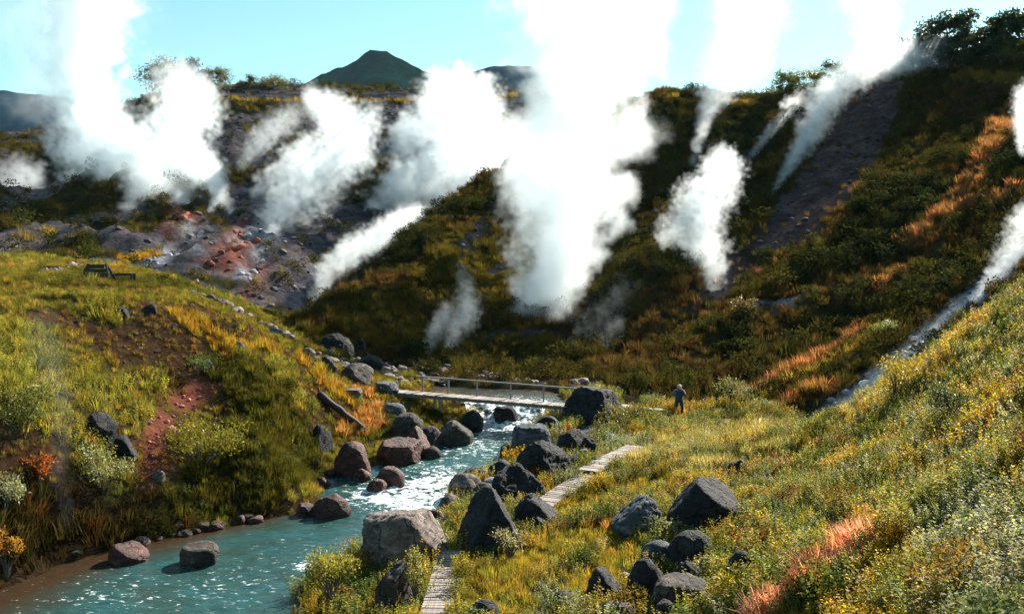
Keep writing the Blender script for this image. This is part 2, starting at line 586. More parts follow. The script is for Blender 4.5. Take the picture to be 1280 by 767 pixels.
# style: ground colour, plants as (kind, per square metre, height low, height high, colours)
STYLES = {
    'meadow': dict(ground=(0.07, 0.058, 0.022), veg=[('grass', 18, .14, .32, [(.18, .17, .03), (.13, .135, .028), (.22, .16, .035), (.15, .12, .03)]), ('herb', 4, .16, .32, [(.2, .18, .03), (.15, .15, .03), (.22, .14, .03)]), ('bush', .35, .25, .5, [(.13, .13, .028), (.10, .11, .028), (.16, .10, .03)])]),
    'heath': dict(ground=(0.075, 0.04, 0.022), veg=[('grass', 9, .10, .24, [(.15, .085, .03), (.12, .10, .03), (.20, .12, .03), (.09, .055, .03)]), ('herb', 6, .12, .26, [(.18, .13, .03), (.13, .12, .03), (.2, .09, .03)]), ('stone', .6, .06, .2, [(.10, .07, .06), (.06, .05, .045)])]),
    'sunherb': dict(ground=(0.069, 0.0633, 0.023), veg=[('herb', 9, .3, .6, [(0.253, 0.241, 0.0403), (0.196, 0.207, 0.046), (0.299, 0.241, 0.046)]), ('grass', 10, .25, .5, [(0.276, 0.241, 0.046), (0.196, 0.196, 0.046)]), ('bush', .9, .35, .8, [(.17, .17, .03), (.12, .135, .03), (.2, .17, .035)])]),
    'redsoil': dict(ground=(0.30, 0.095, 0.065), veg=[('grass', .5, .1, .25, [(.28, .08, .04)]), ('stone', 9, .05, .17, [(.30, .10, .07), (.36, .16, .12), (.22, .07, .05)])]),
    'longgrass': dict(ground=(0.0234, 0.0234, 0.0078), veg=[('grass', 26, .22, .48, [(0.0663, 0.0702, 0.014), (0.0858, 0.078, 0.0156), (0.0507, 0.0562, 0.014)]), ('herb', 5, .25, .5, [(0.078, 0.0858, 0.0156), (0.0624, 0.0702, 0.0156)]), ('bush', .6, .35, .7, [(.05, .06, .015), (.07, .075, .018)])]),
    'goldgrass': dict(ground=(0.10, 0.07, 0.02), veg=[('grass', 18, .25, .5, [(.34, .22, .03), (.30, .17, .03), (.25, .2, .03)])]),
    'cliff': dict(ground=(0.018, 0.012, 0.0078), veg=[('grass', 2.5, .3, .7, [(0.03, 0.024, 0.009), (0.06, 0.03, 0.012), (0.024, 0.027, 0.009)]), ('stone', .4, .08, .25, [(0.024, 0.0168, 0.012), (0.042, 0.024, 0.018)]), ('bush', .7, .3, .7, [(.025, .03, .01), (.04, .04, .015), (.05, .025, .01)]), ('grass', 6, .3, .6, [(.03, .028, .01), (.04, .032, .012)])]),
    'rubble': dict(ground=(0.12, 0.095, 0.085), veg=[('stone', 5, .12, .4, [(.16, .13, .115), (.22, .17, .15), (.09, .08, .075)])]),
    'herbs': dict(ground=(0.0549, 0.0488, 0.022), veg=[('herb', 22, .28, .62, [(0.171, 0.201, 0.0427), (0.268, 0.244, 0.0427), (0.104, 0.146, 0.0427), (0.232, 0.22, 0.061), (0.29, 0.21, 0.04)]), ('grass', 4, .2, .4, [(0.22, 0.207, 0.0427), (0.293, 0.22, 0.0488)]), ('bush', .9, .35, .8, [(.10, .13, .03), (.15, .16, .035), (.07, .10, .03), (.20, .12, .03)])]),
    'goldherb': dict(ground=(0.069, 0.0575, 0.0207), veg=[('herb', 17, .3, .65, [(0.345, 0.265, 0.0345), (0.276, 0.23, 0.0345), (0.391, 0.23, 0.0345)]), ('grass', 3, .25, .45, [(0.345, 0.253, 0.0345)]), ('bush', .6, .35, .7, [(.22, .18, .03), (.16, .16, .03)])]),
    'paleherb': dict(ground=(0.0625, 0.0562, 0.0312), veg=[('herb', 18, .3, .6, [(0.25, 0.269, 0.15), (0.325, 0.331, 0.213), (0.188, 0.213, 0.0875)]), ('bush', .9, .35, .75, [(.13, .16, .08), (.08, .11, .045), (.2, .22, .13)])]),
    'redherb': dict(ground=(0.066, 0.0385, 0.022), veg=[('herb', 14, .25, .5, [(0.308, 0.0935, 0.033), (0.33, 0.143, 0.033), (0.198, 0.143, 0.033)])]),
    'lawn': dict(ground=(0.099, 0.0825, 0.022), veg=[('grass', 34, .14, .32, [(0.22, 0.204, 0.033), (0.275, 0.209, 0.033), (0.165, 0.171, 0.033), (0.308, 0.187, 0.0385)]), ('herb', 1.5, .15, .3, [(0.22, 0.209, 0.066)])]),
    'palemeadow': dict(ground=(0.099, 0.0825, 0.044), veg=[('grass', 20, .25, .55, [(0.297, 0.264, 0.11), (0.242, 0.22, 0.066), (0.363, 0.308, 0.165)]), ('herb', 6, .3, .6, [(0.242, 0.253, 0.11), (0.308, 0.286, 0.154)])]),
    'orange': dict(ground=(0.14, 0.06, 0.025), veg=[('grass', 12, .18, .4, [(.2, .17, .04), (.26, .15, .05), (.17, .14, .04)]), ('grass', 14, .2, .45, [(.42, .16, .06), (.40, .20, .09), (.45, .22, .10)])]),
    'pink': dict(ground=(0.12, 0.06, 0.04), veg=[('herb', 1.5, .25, .45, [(.2, .19, .05), (.3, .14, .07)]), ('grass', 46, .34, .56, [(.60, .25, .19), (.62, .32, .25), (.52, .19, .13)])]),
    'pinkrock': dict(ground=(0.34, 0.22, 0.21), veg=[('stone', 5, .1, .3, [(.38, .26, .25), (.30, .2, .2), (.2, .15, .15)])]),
    'scrub': dict(ground=(0.0238, 0.0224, 0.00952), veg=[('scrub', .55, .5, 1.1, [(0.0374, 0.0422, 0.0122), (0.051, 0.0462, 0.0136), (0.0306, 0.034, 0.0136)]), ('grass', 3.2, .35, .75, [(0.0544, 0.0462, 0.0136), (0.0442, 0.0422, 0.0136), (0.068, 0.0476, 0.017)])]),
    'darkscrub': dict(ground=(0.014, 0.0168, 0.0084), veg=[('scrub', .9, .6, 1.3, [(0.0224, 0.0308, 0.0126), (0.0315, 0.0364, 0.0126), (0.0196, 0.0252, 0.0126)]), ('grass', 1.5, .4, .8, [(0.035, 0.0385, 0.014)])]),
    'brownscrub': dict(ground=(0.042, 0.0266, 0.0154), veg=[('grass', 4, .3, .7, [(0.0735, 0.0455, 0.0182), (0.056, 0.042, 0.0154), (0.091, 0.049, 0.021)]), ('scrub', .15, .5, .9, [(0.049, 0.042, 0.014)])]),
    'olive': dict(ground=(0.037, 0.0318, 0.00962), veg=[('grass', 5, .3, .65, [(0.074, 0.0636, 0.0133), (0.0592, 0.0533, 0.0133), (0.0888, 0.0651, 0.0148)]), ('scrub', .10, .4, .8, [(0.0444, 0.0444, 0.0133)])]),
    'goldscrub': dict(ground=(0.08, 0.06, 0.02), veg=[('grass', 6, .35, .8, [(.24, .18, .035), (.18, .14, .03), (.2, .12, .03)]), ('scrub', .2, .4, .9, [(.12, .11, .03)])]),
    'orangescrub': dict(ground=(0.08, 0.045, 0.022), veg=[('grass', 3.5, .35, .8, [(.10, .08, .025), (.14, .09, .03), (.18, .10, .04)]), ('grass', 4, .4, .9, [(.36, .14, .075), (.30, .14, .07), (.22, .11, .055)]), ('scrub', .2, .5, .9, [(.22, .10, .04)])]),
    'purple': dict(ground=(0.066, 0.047, 0.049), veg=[('grass', .25, .3, .6, [(0.072, 0.048, 0.024)]), ('stone', .5, .1, .4, [(0.06, 0.044, 0.0456), (0.04, 0.0304, 0.032), (0.088, 0.068, 0.068)])]),
    'rock': dict(ground=(0.105, 0.0884, 0.0935), veg=[('grass', .25, .3, .7, [(.08, .065, .025)]), ('stone', .35, .15, .5, [(.07, .06, .063), (.045, .04, .042), (.13, .115, .115)]), ('scrub', .10, .5, 1.2, [(.045, .045, .018)])]),
    'ash': dict(ground=(0.0432, 0.0432, 0.05), veg=[('stone', .35, .15, .5, [(.04, .04, .044), (.025, .025, .028), (.09, .088, .09)])]),
    'rust': dict(ground=(0.276, 0.0862, 0.0575), veg=[('stone', .8, .2, .7, [(.24, .08, .05), (.17, .06, .045)])]),
    'sinter': dict(ground=(0.42, 0.42, 0.45), veg=[('stone', 2.5, .1, .4, [(.5, .5, .53), (.3, .31, .34), (.12, .13, .15)])]),
    'gravel': dict(ground=(0.16, 0.17, 0.20), veg=[('stone', 3, .1, .4, [(.14, .15, .18), (.22, .23, .26), (.07, .075, .09)])]),
    'farscrub': dict(ground=(0.03, 0.0285, 0.012), veg=[('scrub', .35, .6, 1.4, [(0.0375, 0.0413, 0.0135), (0.0525, 0.0488, 0.015)]), ('grass', 1.2, .5, .9, [(0.0638, 0.0525, 0.015)])]),
    'fargold': dict(ground=(0.09, 0.07, 0.022), veg=[('grass', 3, .5, 1.0, [(.22, .16, .035), (.16, .13, .03)])]),
}
STYLE_LIST = list(STYLES)
STYLE_ID = {s: i for i, s in enumerate(STYLE_LIST)}

# water level along the stream (by y)
RIV_Y = np.array([18, 24, 30, 33.5, 36, 40, 42.4, 43.1, 44.1, 45.5, 52, 60.])
RIV_Z = np.array([-.06, 0, .05, .15, .45, .62, .80, .95, 1.55, 1.70, 1.80, 1.95])


def river_z(y):
    return np.interp(y, RIV_Y, RIV_Z)


def on_river(px, py):
    z = 0.5
    for _ in range(12):
        p = WZ(px, py, z)
        z = 0.5 * z + 0.5 * float(river_z(p[1]))
    return WZ(px, py, z)


# banks of the stream, upstream from the bottom of the picture
LEFT_PX = [(-150, 800), (-60, 760), (0, 737), (65, 708), (130, 690), (230, 668), (335, 648), (390, 605), (425, 592), (470, 583), (530, 562), (575, 545), (600, 528), (597, 508), (570, 494), (540, 482)]
RIGHT_PX = [(330, 900), (350, 820), (372, 768), (400, 720), (445, 695), (540, 655), (568, 622), (590, 604), (628, 590), (640, 566), (655, 545), (675, 532), (705, 520), (705, 500), (660, 487), (620, 478)]
LEFT = np.array([on_river(*p) for p in LEFT_PX])
RIGHT = np.array([on_river(*p) for p in RIGHT_PX])
MID = (LEFT + RIGHT) / 2

# left bank and terrace
A = []
for p in LEFT:
    A.append((p[0], p[1], p[2] + 0.02))
for p in MID:
    A.append((p[0], p[1], p[2] - 0.9))
for p in RIGHT[2:]:
    A.append((p[0] + 0.6, p[1], p[2] - 1.2))
for q in [(-150, 345, 46), (-50, 346, 46), (0, 347, 46), (100, 352, 45), (200, 361, 44), (235, 367, 43),
          (0, 375, 38), (100, 372, 39.5), (190, 374, 40.5), (-150, 400, 33), (0, 400, 33), (100, 396, 35.5), (200, 395, 37.5), (280, 392, 41), (300, 402, 40.5),
          (330, 416, 41.5), (355, 440, 41.5), (400, 470, 42.0), (440, 490, 42.5),
          (-150, 470, 28.5), (0, 470, 29), (100, 470, 32), (200, 450, 36), (270, 450, 38), (320, 446, 38.6), (370, 484, 39.0),
          (-100, 520, 27), (0, 525, 27.3), (60, 540, 28.4), (110, 530, 30.3), (160, 525, 32), (200, 500, 34.5), (240, 500, 35.6), (180, 590, 31.0),
          (0, 640, 26.0), (60, 620, 27.6), (110, 620, 28.8), (250, 560, 33.0), (250, 610, 31.6),
          (330, 560, 33.3), (330, 500, 36.2), (330, 600, 32.4), (385, 520, 37.6), (285, 500, 36.0), (280, 560, 33.4), (400, 540, 38.2), (400, 570, 36.8), (450, 540, 39.8), (480, 545, 40.6),
          (525, 536, 41.5), (552, 528, 42.8), (530, 508, 44.2), (490, 490, 44.4), (470, 505, 42.5),
          (520, 466, 52), (450, 455, 54), (420, 442, 58), (380, 421, 62), (490, 478, 47.5),
          (0, 336, 55), (100, 336, 55), (60, 330, 60), (190, 341, 57), (-150, 335, 58), (250, 372, 53), (330, 412, 55), (-150, 325, 66), (60, 323, 66)]:
    A.append(tuple(W(*q)))

# right bank: lawn, boulder garden and the near slope
B = []
for p in RIGHT:
    B.append((p[0], p[1], p[2] + 0.05))
for p in MID[1:]:
    B.append((p[0], p[1], p[2] - 0.9))
for p in LEFT[1:]:
    B.append((p[0] - 1.5, p[1], p[2] - 1.6))
for px, py, z in [(640, 900, .75), (560, 820, .75), (600, 740, .82), (650, 700, .85), (720, 740, .95), (800, 900, 1.0), (555, 700, .75), (700, 640, 1.0), (740, 600, 1.1),
                  (790, 567, 1.2), (760, 545, 1.25), (800, 620, 1.15), (850, 680, 1.15), (690, 560, 1.15), (740, 525, 1.3)]:
    B.append(tuple(WZ(px, py, z)))
for q in [(820, 518, 44), (850, 520, 45), (930, 503, 46), (960, 560, 33), (900, 562, 35), (880, 640, 27.5), (960, 640, 25.5), (850, 745, 22), (930, 740, 20),
          (960, 850, 16.5), (1030, 720, 17.5), (1100, 767, 14.6), (1280, 767, 11.5), (1280, 900, 8.6), (1100, 900, 11), (1400, 600, 15.5), (1400, 350, 27),
          (1280, 560, 18.5), (1280, 458, 25), (1280, 380, 31), (1150, 460, 34), (1210, 417, 33), (1200, 600, 20), (1100, 600, 23.5), (1020, 543, 38), (1080, 507, 36.5),
          (1200, 510, 26), (1040, 580, 30), (1400, 300, 32), (1600, 300, 30), (1500, 500, 16)]:
    B.append(tuple(W(*q)))
# behind the crest of the near slope the ground drops into the hot gully
for q in [(1150, 480, 41), (1210, 440, 41), (1280, 400, 40), (1060, 530, 43), (1400, 340, 42), (980, 520, 44)]:
    B.append(tuple(W(*q)))

# far side of the valley: spur in the middle, ravine, big right hillside, hot gully
C = []
for q in [(1030, 528, 43), (1060, 503, 43.5), (1100, 470, 44), (1150, 430, 45), (1200, 385, 47), (1250, 335, 50), (1290, 295, 53), (1400, 220, 60),
          (740, 478, 49), (790, 484, 48.5), (850, 490, 48.5), (950, 500, 47), (1000, 510, 45),
          (1000, 430, 55), (900, 420, 57), (930, 470, 51), (800, 420, 60), (1000, 330, 66), (1100, 385, 55), (1200, 310, 58), (1280, 250, 60), (1280, 180, 70), (1280, 96, 88),
          (1200, 90, 95), (1100, 94, 100), (1130, 93, 99), (1040, 118, 105), (1000, 124, 108), (950, 125, 112), (910, 120, 114), (870, 120, 116), (820, 115, 118), (770, 145, 118), (1400, 60, 100),
          (1150, 200, 78), (1050, 200, 85), (950, 220, 88), (850, 260, 84), (800, 330, 74), (850, 350, 68), (900, 300, 74), (760, 400, 64),
          (700, 445, 60), (720, 400, 66), (745, 330, 79), (760, 250, 95),
          (395, 398, 64), (420, 376, 67), (450, 352, 71), (485, 322, 77), (520, 291, 82), (550, 265, 86), (580, 241, 90), (610, 224, 93), (640, 213, 97), (700, 190, 106),
          (430, 446, 58), (500, 452, 56), (560, 458, 54), (650, 470, 51), (600, 474, 50), (480, 400, 64), (560, 380, 68), (640, 350, 74), (600, 300, 81), (680, 300, 83), (680, 400, 65), (700, 250, 93),
          (440, 400, 74), (520, 335, 96), (580, 290, 106), (640, 262, 114), (700, 240, 124), (390, 420, 72),
          (1200, 120, 122), (1000, 165, 140), (820, 155, 145), (1400, 100, 130), (700, 235, 145), (1100, 130, 125), (900, 150, 140)]:
    C.append(tuple(W(*q)))

# back of the valley: fumarole slope, plateau and the hill to the left
D = []
for q in [(380, 416, 66), (300, 384, 66), (250, 356, 66), (200, 338, 68), (130, 322, 70), (0, 310, 70), (-150, 310, 70), (340, 330, 80), (300, 300, 85), (400, 335, 85), (420, 285, 95), (470, 300, 96),
          (300, 230, 105), (250, 205, 112), (400, 200, 115), (520, 235, 112), (600, 185, 128), (250, 270, 92), (200, 290, 82),
          (470, 165, 132), (450, 140, 142), (350, 160, 132), (250, 160, 128), (560, 150, 146),
          (180, 128, 138), (250, 122, 142), (350, 121, 147), (430, 123, 150), (530, 124, 155), (590, 124, 158), (640, 116, 162), (720, 118, 166),
          (180, 150, 190), (250, 142, 190), (350, 142, 195), (430, 144, 200), (530, 144, 205), (640, 140, 215), (720, 140, 220), (180, 170, 245), (350, 170, 245), (530, 170, 245), (720, 170, 245),
          (0, 300, 76), (100, 300, 76), (0, 272, 86), (100, 262, 90), (150, 228, 96), (60, 240, 99), (170, 290, 82), (185, 240, 103), (-150, 260, 92),
          (0, 190, 140), (0, 168, 165), (50, 188, 152), (90, 215, 140), (-150, 160, 160), (130, 230, 125), (170, 200, 130), (60, 255, 115), (0, 270, 112), (-150, 170, 200), (50, 195, 200), (110, 150, 150)]:
    D.append(tuple(W(*q)))


def relief_bank(P):
    return 0.16 * fbm(P / 2.6, 4) + 0.05 * fbm(P / 0.6, 3)


def relief_right(P):
    return relief_bank(P) - 3.5 * smooth(45.6, 49.0, P[:, 1] + 0.12 * np.maximum(P[:, 0] - 8, 0) + 0.5 * fbm(P / 2.0, 3))


def relief_hill(P):
    P2 = P.copy()
    P2[:, 2] *= 0.5
    far = smooth(46, 60, P[:, 1])
    rill = fbm(np.c_[P[:, 0] / 3.2 + P[:, 2] * 0.10, P[:, 1] / 12, P[:, 2] / 9], 4, 0.55, True)
    across = np.where(P[:, 0] > 8, .8 * P[:, 0] - .6 * P[:, 1], .9 * P[:, 0] + .45 * P[:, 1])
    spur = fbm(np.c_[across / 7.0, (P[:, 0] + P[:, 1]) / 60, P[:, 2] / 50], 4, 0.5, True)
    return far * (0.8 * fbm(P2 / 9, 5, 0.55) + 0.5 * (rill - 0.2) + 1.5 * (spur - 0.45)) + 0.08 * fbm(P / 1.0, 3)


def relief_back(P):
    rid = fbm(np.c_[P[:, 0] / 8, P[:, 1] / 13, P[:, 2] / 12], 6, 0.6, True)
    far = smooth(64, 78, P[:, 1]) * (1 - 0.9 * smooth(134, 146, P[:, 1]))
    gul = fbm(np.c_[P[:, 0] / 5.5 + .3 * fbm(P / 12, 2), P[:, 1] / 45, P[:, 2] / 60], 4, 0.55, True)
    return far * (1.7 * (gul - 0.45) + 1.9 * (rid - 0.40) + 1.2 * fbm(P / 4, 5, 0.62) + 0.55 * (fbm(P / np.array([1.6, 2.2, 2.2]), 4, 0.6, True) - 0.3)) + 0.1 * fbm(P / 1.2, 3)


Patch('left', 'left_bank', A, -36, 4.5, 16, 68, 0.26, relief_bank, M['soil'], 'meadow', 0.02)
Patch('right', 'right_bank', B, -9, 30, 7, 50, 0.24, relief_right, M['soil'], 'herbs', 0.02)
Patch('hill', 'valley_hillside', C, -26, 82, 42, 150, 0.42, relief_hill, M['hill'], 'scrub')
Patch('back', 'fumarole_slope', D, -112, 44, 58, 245, 0.5, relief_back, M['hill'], 'rock')

# --- what grows and lies where
L_, R_, H_, K_ = PATCH['left'], PATCH['right'], PATCH['hill'], PATCH['back']
L_.speckle('heath', ['meadow'], 3.0, 0.10)
L_.speckle('sunherb', ['meadow'], 2.5, 0.22, 9)
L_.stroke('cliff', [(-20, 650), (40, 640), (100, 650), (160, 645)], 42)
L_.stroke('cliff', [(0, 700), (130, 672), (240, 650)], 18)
L_.stroke('heath', [(170, 378), (250, 388), (330, 422), (380, 460)], 20)
L_.stroke('heath', [(140, 430), (210, 425), (230, 450)], 36)
L_.stroke('sunherb', [(10, 420), (50, 470), (110, 480), (150, 505)], 44)
L_.stroke('sunherb', [(0, 470), (20, 500)], 44)
L_.stroke('goldgrass', [(230, 400), (290, 440), (340, 440)], 16, 1.2)
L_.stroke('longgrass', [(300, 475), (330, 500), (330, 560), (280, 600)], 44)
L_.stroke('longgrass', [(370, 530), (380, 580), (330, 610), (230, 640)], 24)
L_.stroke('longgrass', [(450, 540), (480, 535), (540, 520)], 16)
L_.stroke('orange', [(435, 535), (465, 515)], 16, 1.0)
L_.stroke('redsoil', [(262, 482), (240, 495), (215, 505)], 13)
L_.stroke('redsoil', [(205, 520), (188, 550), (180, 570), (195, 600)], 12)
L_.stroke('goldgrass', [(372, 450), (400, 475), (425, 500)], 12)
L_.stroke('orange', [(415, 478), (435, 487), (455, 490)], 8)
L_.stroke('orange', [(-10, 333), (30, 334)], 9)
L_.stroke('pinkrock', [(60, 340), (95, 335), (90, 330)], 13, 0.4)
L_.stroke('goldgrass', [(145, 335), (175, 333), (195, 340)], 9)
L_.stroke('rubble', [(390, 425), (420, 440), (470, 462), (540, 465)], 22, 0.4)
L_.stroke('rubble', [(250, 370), (330, 410), (390, 430)], 14, 0.4)

R_.speckle('paleherb', ['herbs'], 2.2, 0.25)
R_.speckle('goldherb', ['herbs'], 1.8, 0.10, 7)
R_.speckle('redherb', ['herbs'], 1.3, 0.34, 13)
R_.stroke('paleherb', [(1180, 660), (1250, 700), (1230, 760)], 60)
R_.stroke('goldherb', [(1040, 545), (1110, 485), (1180, 432), (1280, 372)], 15)
R_.stroke('goldherb', [(1190, 510), (1280, 500)], 22, 1.0)
R_.stroke('lawn', [(620, 770), (620, 720), (690, 690), (740, 670)], 40)
R_.stroke('lawn', [(700, 640), (760, 620), (830, 600)], 24)
R_.stroke('lawn', [(780, 690), (720, 750)], 26)
R_.stroke('palemeadow', [(820, 575), (870, 555), (940, 535), (960, 550)], 34)
R_.stroke('palemeadow', [(860, 590), (980, 560)], 22)
R_.stroke('orange', [(925, 590), (965, 578), (990, 583)], 12)
R_.stroke('orange', [(735, 658), (790, 668)], 9)
R_.stroke('orange', [(720, 570), (745, 560)], 7)
R_.stroke('pink', [(960, 775), (1000, 742), (1040, 705), (1066, 682)], 25, 0.7)
R_.stroke('orange', [(1240, 545), (1275, 530)], 12, 1.0)
R_.stroke('redherb', [(1180, 560), (1200, 548)], 16)
R_.stroke('redherb', [(850, 668), (930, 690)], 12, 1.0)
R_.stroke('gravel', [(760, 530), (700, 560), (650, 590), (590, 625)], 20, 0.5)

H_.speckle('brownscrub', ['scrub'], 7.0, 0.12)
H_.speckle('darkscrub', ['scrub', 'brownscrub'], 8.0, 0.15, 21)
H_.stroke('olive', [(430, 410), (560, 370), (640, 300)], 80, 0.3)
H_.stroke('olive', [(480, 430), (600, 430), (680, 440)], 50, 0.3)
H_.stroke('olive', [(880, 150), (820, 180), (800, 220)], 40)
H_.speckle('brownscrub', ['olive'], 5.0, 0.18, 3)
H_.stroke('darkscrub', [(1020, 340), (1090, 300), (1130, 240)], 45)
H_.stroke('darkscrub', [(880, 160), (950, 180)], 26)
H_.stroke('brownscrub', [(770, 455), (830, 400), (870, 350)], 36)
H_.stroke('purple', [(1095, 115), (1070, 170), (1030, 240), (985, 300)], 42)
H_.stroke('purple', [(920, 330), (885, 375)], 20)
H_.stroke('ash', [(600, 280), (578, 312)], 9)
H_.stroke('ash', [(640, 330), (610, 345)], 10)
H_.stroke('ash', [(700, 420), (620, 420)], 9)
H_.stroke('ash', [(950, 180), (930, 200)], 8)
H_.stroke('orangescrub', [(925, 492), (1000, 462), (1060, 425), (1092, 402)], 12, .9)
H_.stroke('orangescrub', [(985, 500), (1030, 488)], 12, .9)
H_.stroke('orangescrub', [(1130, 310), (1200, 250), (1245, 170), (1270, 130)], 13, .9)
H_.stroke('orangescrub', [(1090, 365), (1115, 345)], 10)
H_.stroke('orangescrub', [(945, 345), (975, 325)], 8)
H_.stroke('orangescrub', [(1260, 240), (1180, 275)], 9, 1.0)
H_.stroke('goldscrub', [(1120, 400), (1060, 440), (940, 500)], 9, 1.2)
H_.stroke('goldscrub', [(1200, 97), (1250, 100), (1290, 105)], 12)
H_.stroke('goldscrub', [(950, 135), (830, 122), (770, 150)], 6)
H_.stroke('goldscrub', [(1270, 300), (1230, 330)], 9, 1.1)
H_.stroke('sinter', [(955, 385), (990, 378)], 7, 1.0)
H_.stroke('gravel', [(1010, 540), (1060, 505), (1110, 462), (1160, 418), (1220, 368), (1290, 300)], 22, 0.6)
H_.stroke('sinter', [(1020, 535), (1065, 500), (1112, 462), (1165, 415), (1225, 365), (1290, 300)], 13, 0.9)
H_.stroke('rubble', [(740, 482), (640, 478), (560, 466)], 10)

K_.speckle('ash', ['rock'], 9.0, 0.08)
K_.speckle('farscrub', ['rock', 'ash'], 9.0, 0.15, 5)
K_.stroke('farscrub', [(-100, 290), (60, 275), (120, 255), (150, 235)], 36)
K_.stroke('farscrub', [(0, 185), (60, 200)], 30)
K_.stroke('farscrub', [(260, 140), (350, 138), (430, 132)], 16)
K_.stroke('farscrub', [(460, 235), (490, 200)], 26)
K_.stroke('ash', [(430, 150), (510, 145), (620, 140)], 18)
K_.stroke('fargold', [(180, 132), (300, 126), (430, 128), (530, 129), (640, 121)], 7)
K_.stroke('fargold', [(20, 300), (60, 290)], 8, 1.2)
K_.stroke('rust', [(225, 262), (235, 275)], 12)
K_.stroke('rust', [(310, 300), (285, 335)], 10)
K_.stroke('sinter', [(190, 330), (215, 318), (250, 315)], 8, 1.4)
K_.stroke('sinter', [(290, 300), (340, 290)], 8, 1.4)
K_.stroke('goldgrass', [(150, 325), (190, 318)], 8)
for a_, b_, r_, st_ in (((340, 285), (300, 345), 5, 'sinter'), ((370, 300), (330, 370), 7, 'rock'), ((300, 275), (262, 330), 6, 'rust'), ((400, 320), (372, 385), 5, 'gravel'),
                        ((270, 250), (240, 300), 5, 'gravel'), ((330, 330), (300, 375), 6, 'rust'), ((430, 290), (405, 340), 6, 'ash'), ((215, 245), (205, 290), 7, 'rust'), ((360, 260), (345, 300), 5, 'gravel')):
    K_.stroke(st_, [a_, ((a_[0] + b_[0]) / 2 + 6, (a_[1] + b_[1]) / 2), b_], r_, 1.5)

for p in PATCH.values():
    p.finish()

# ground far below and beyond, out to the horizon
gm = raw_mesh('ground', [(-4500, -600, -4), (4500, -600, -4), (4500, 6500, -4), (-4500, 6500, -4)], [(0, 1, 2, 3)])
ga = gm.color_attributes.new('col', 'FLOAT_COLOR', 'POINT')
ga.data.foreach_set('color', np.tile([.05, .05, .02, 1], 4).astype(np.float32))
link('ground', gm, M['far'])['kind'] = 'structure'


# ------------------------------------------------------------------ distant mountains
def mountain(name, pts, x0, x1, y0, y1, step, amp, col):
    fit = tps_fit([tuple(W(*q)) for q in pts], 5.0)
    nx, ny = int((x1 - x0) / step) + 1, int((y1 - y0) / step) + 1
    X, Y = np.meshgrid(x0 + step * np.arange(nx), y0 + step * np.arange(ny))
    xy = np.c_[X.ravel(), Y.ravel()]
    z = tps_eval(fit, xy)
    P = np.c_[xy, z]
    z = z + amp * (fbm(np.c_[xy[:, 0] / 90, xy[:, 1] / 160, z / 120], 5, 0.5, True) - 0.55)
    i = np.arange(nx * ny).reshape(ny, nx)
    Fq = np.stack([i[:-1, :-1].ravel(), i[:-1, 1:].ravel(), i[1:, 1:].ravel(), i[1:, :-1].ravel()], 1)
    m = raw_mesh(name, np.c_[xy, np.maximum(z, -6)], Fq)
    a = m.color_attributes.new('col', 'FLOAT_COLOR', 'POINT')
    n = fbm(P / 60, 4)[:, None]
    c = np.array(col) * (1 + 0.6 * n)
    a.data.foreach_set('color', np.c_[c, np.ones(len(c))].astype(np.float32).ravel())
    o = link(name, m, M['far'])
    o['kind'] = 'structure'
    return o


mountain('mountain', [(380, 114, 1300), (398, 103, 1320), (415, 95, 1330), (440, 86, 1340), (453, 78, 1345), (460, 71, 1350), (478, 72, 1350), (490, 80, 1345), (510, 91, 1340), (540, 97, 1350), (575, 112, 1350),
                      (380, 140, 1000), (465, 130, 1000), (465, 105, 1200), (430, 112, 1180), (500, 112, 1180), (560, 140, 1000), (340, 150, 1200), (600, 150, 1300), (620, 150, 1000),
                      (380, 150, 1700), (465, 150, 1800), (560, 150, 1700), (340, 160, 1500), (620, 160, 1500)],
         -420, 20, 930, 1900, 7, 26, (0.006, 0.024, 0.013))
mountain('far_mountain', [(520, 104, 2500), (545, 99, 2500), (570, 96, 2500), (600, 87, 2500), (625, 83, 2500), (650, 82, 2500), (680, 88, 2500), (720, 100, 2500), (780, 120, 2500),
                          (520, 150, 1900), (600, 150, 1900), (700, 150, 1900), (600, 115, 2250), (680, 115, 2250), (780, 160, 2000), (480, 150, 2300), (520, 150, 3000), (650, 160, 3100), (780, 160, 3000)],
         -380, 330, 1800, 3300, 16, 14, (0.003, 0.022, 0.045))  # blue cast of distant haze painted into the slope colour
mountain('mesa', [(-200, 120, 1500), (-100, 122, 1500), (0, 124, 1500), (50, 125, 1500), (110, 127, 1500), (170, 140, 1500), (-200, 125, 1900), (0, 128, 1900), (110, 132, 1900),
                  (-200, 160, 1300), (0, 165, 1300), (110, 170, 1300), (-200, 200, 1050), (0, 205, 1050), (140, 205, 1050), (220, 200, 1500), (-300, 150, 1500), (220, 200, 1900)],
         -1150, -440, 1000, 2000, 12, 14, (0.003, 0.022, 0.045))  # deep blue of the far air put into the mesa's own colour

# ------------------------------------------------------------------ the stream
NA, NC = 460, 64


def along(Pts, n):
    s = np.r_[0, np.cumsum(np.linalg.norm(np.diff(MID, axis=0), axis=1))]
    q = np.linspace(0, s[-1], n)
    return np.stack([np.interp(q, s, Pts[:, k]) for k in range(3)], 1), q


Lb, q_ = along(LEFT, NA)
Rb, _ = along(RIGHT, NA)
ext = (Rb - Lb) * 0.14
Lb, Rb = Lb - ext, Rb + ext
u = np.linspace(0, 1, NC)[None, :, None]
G = Lb[:, None] * (1 - u) + Rb[:, None] * u
G[..., 2] = river_z(G[..., 1])
P = G.reshape(-1, 3).copy()
q2 = np.repeat(q_, NC)
u2 = np.tile(u.ravel(), NA)


def blob(px, py, r):
    c = on_river(px, py)
    return np.exp(-(((P[:, 0] - c[0]) ** 2 + (P[:, 1] - c[1]) ** 2) / r ** 2))


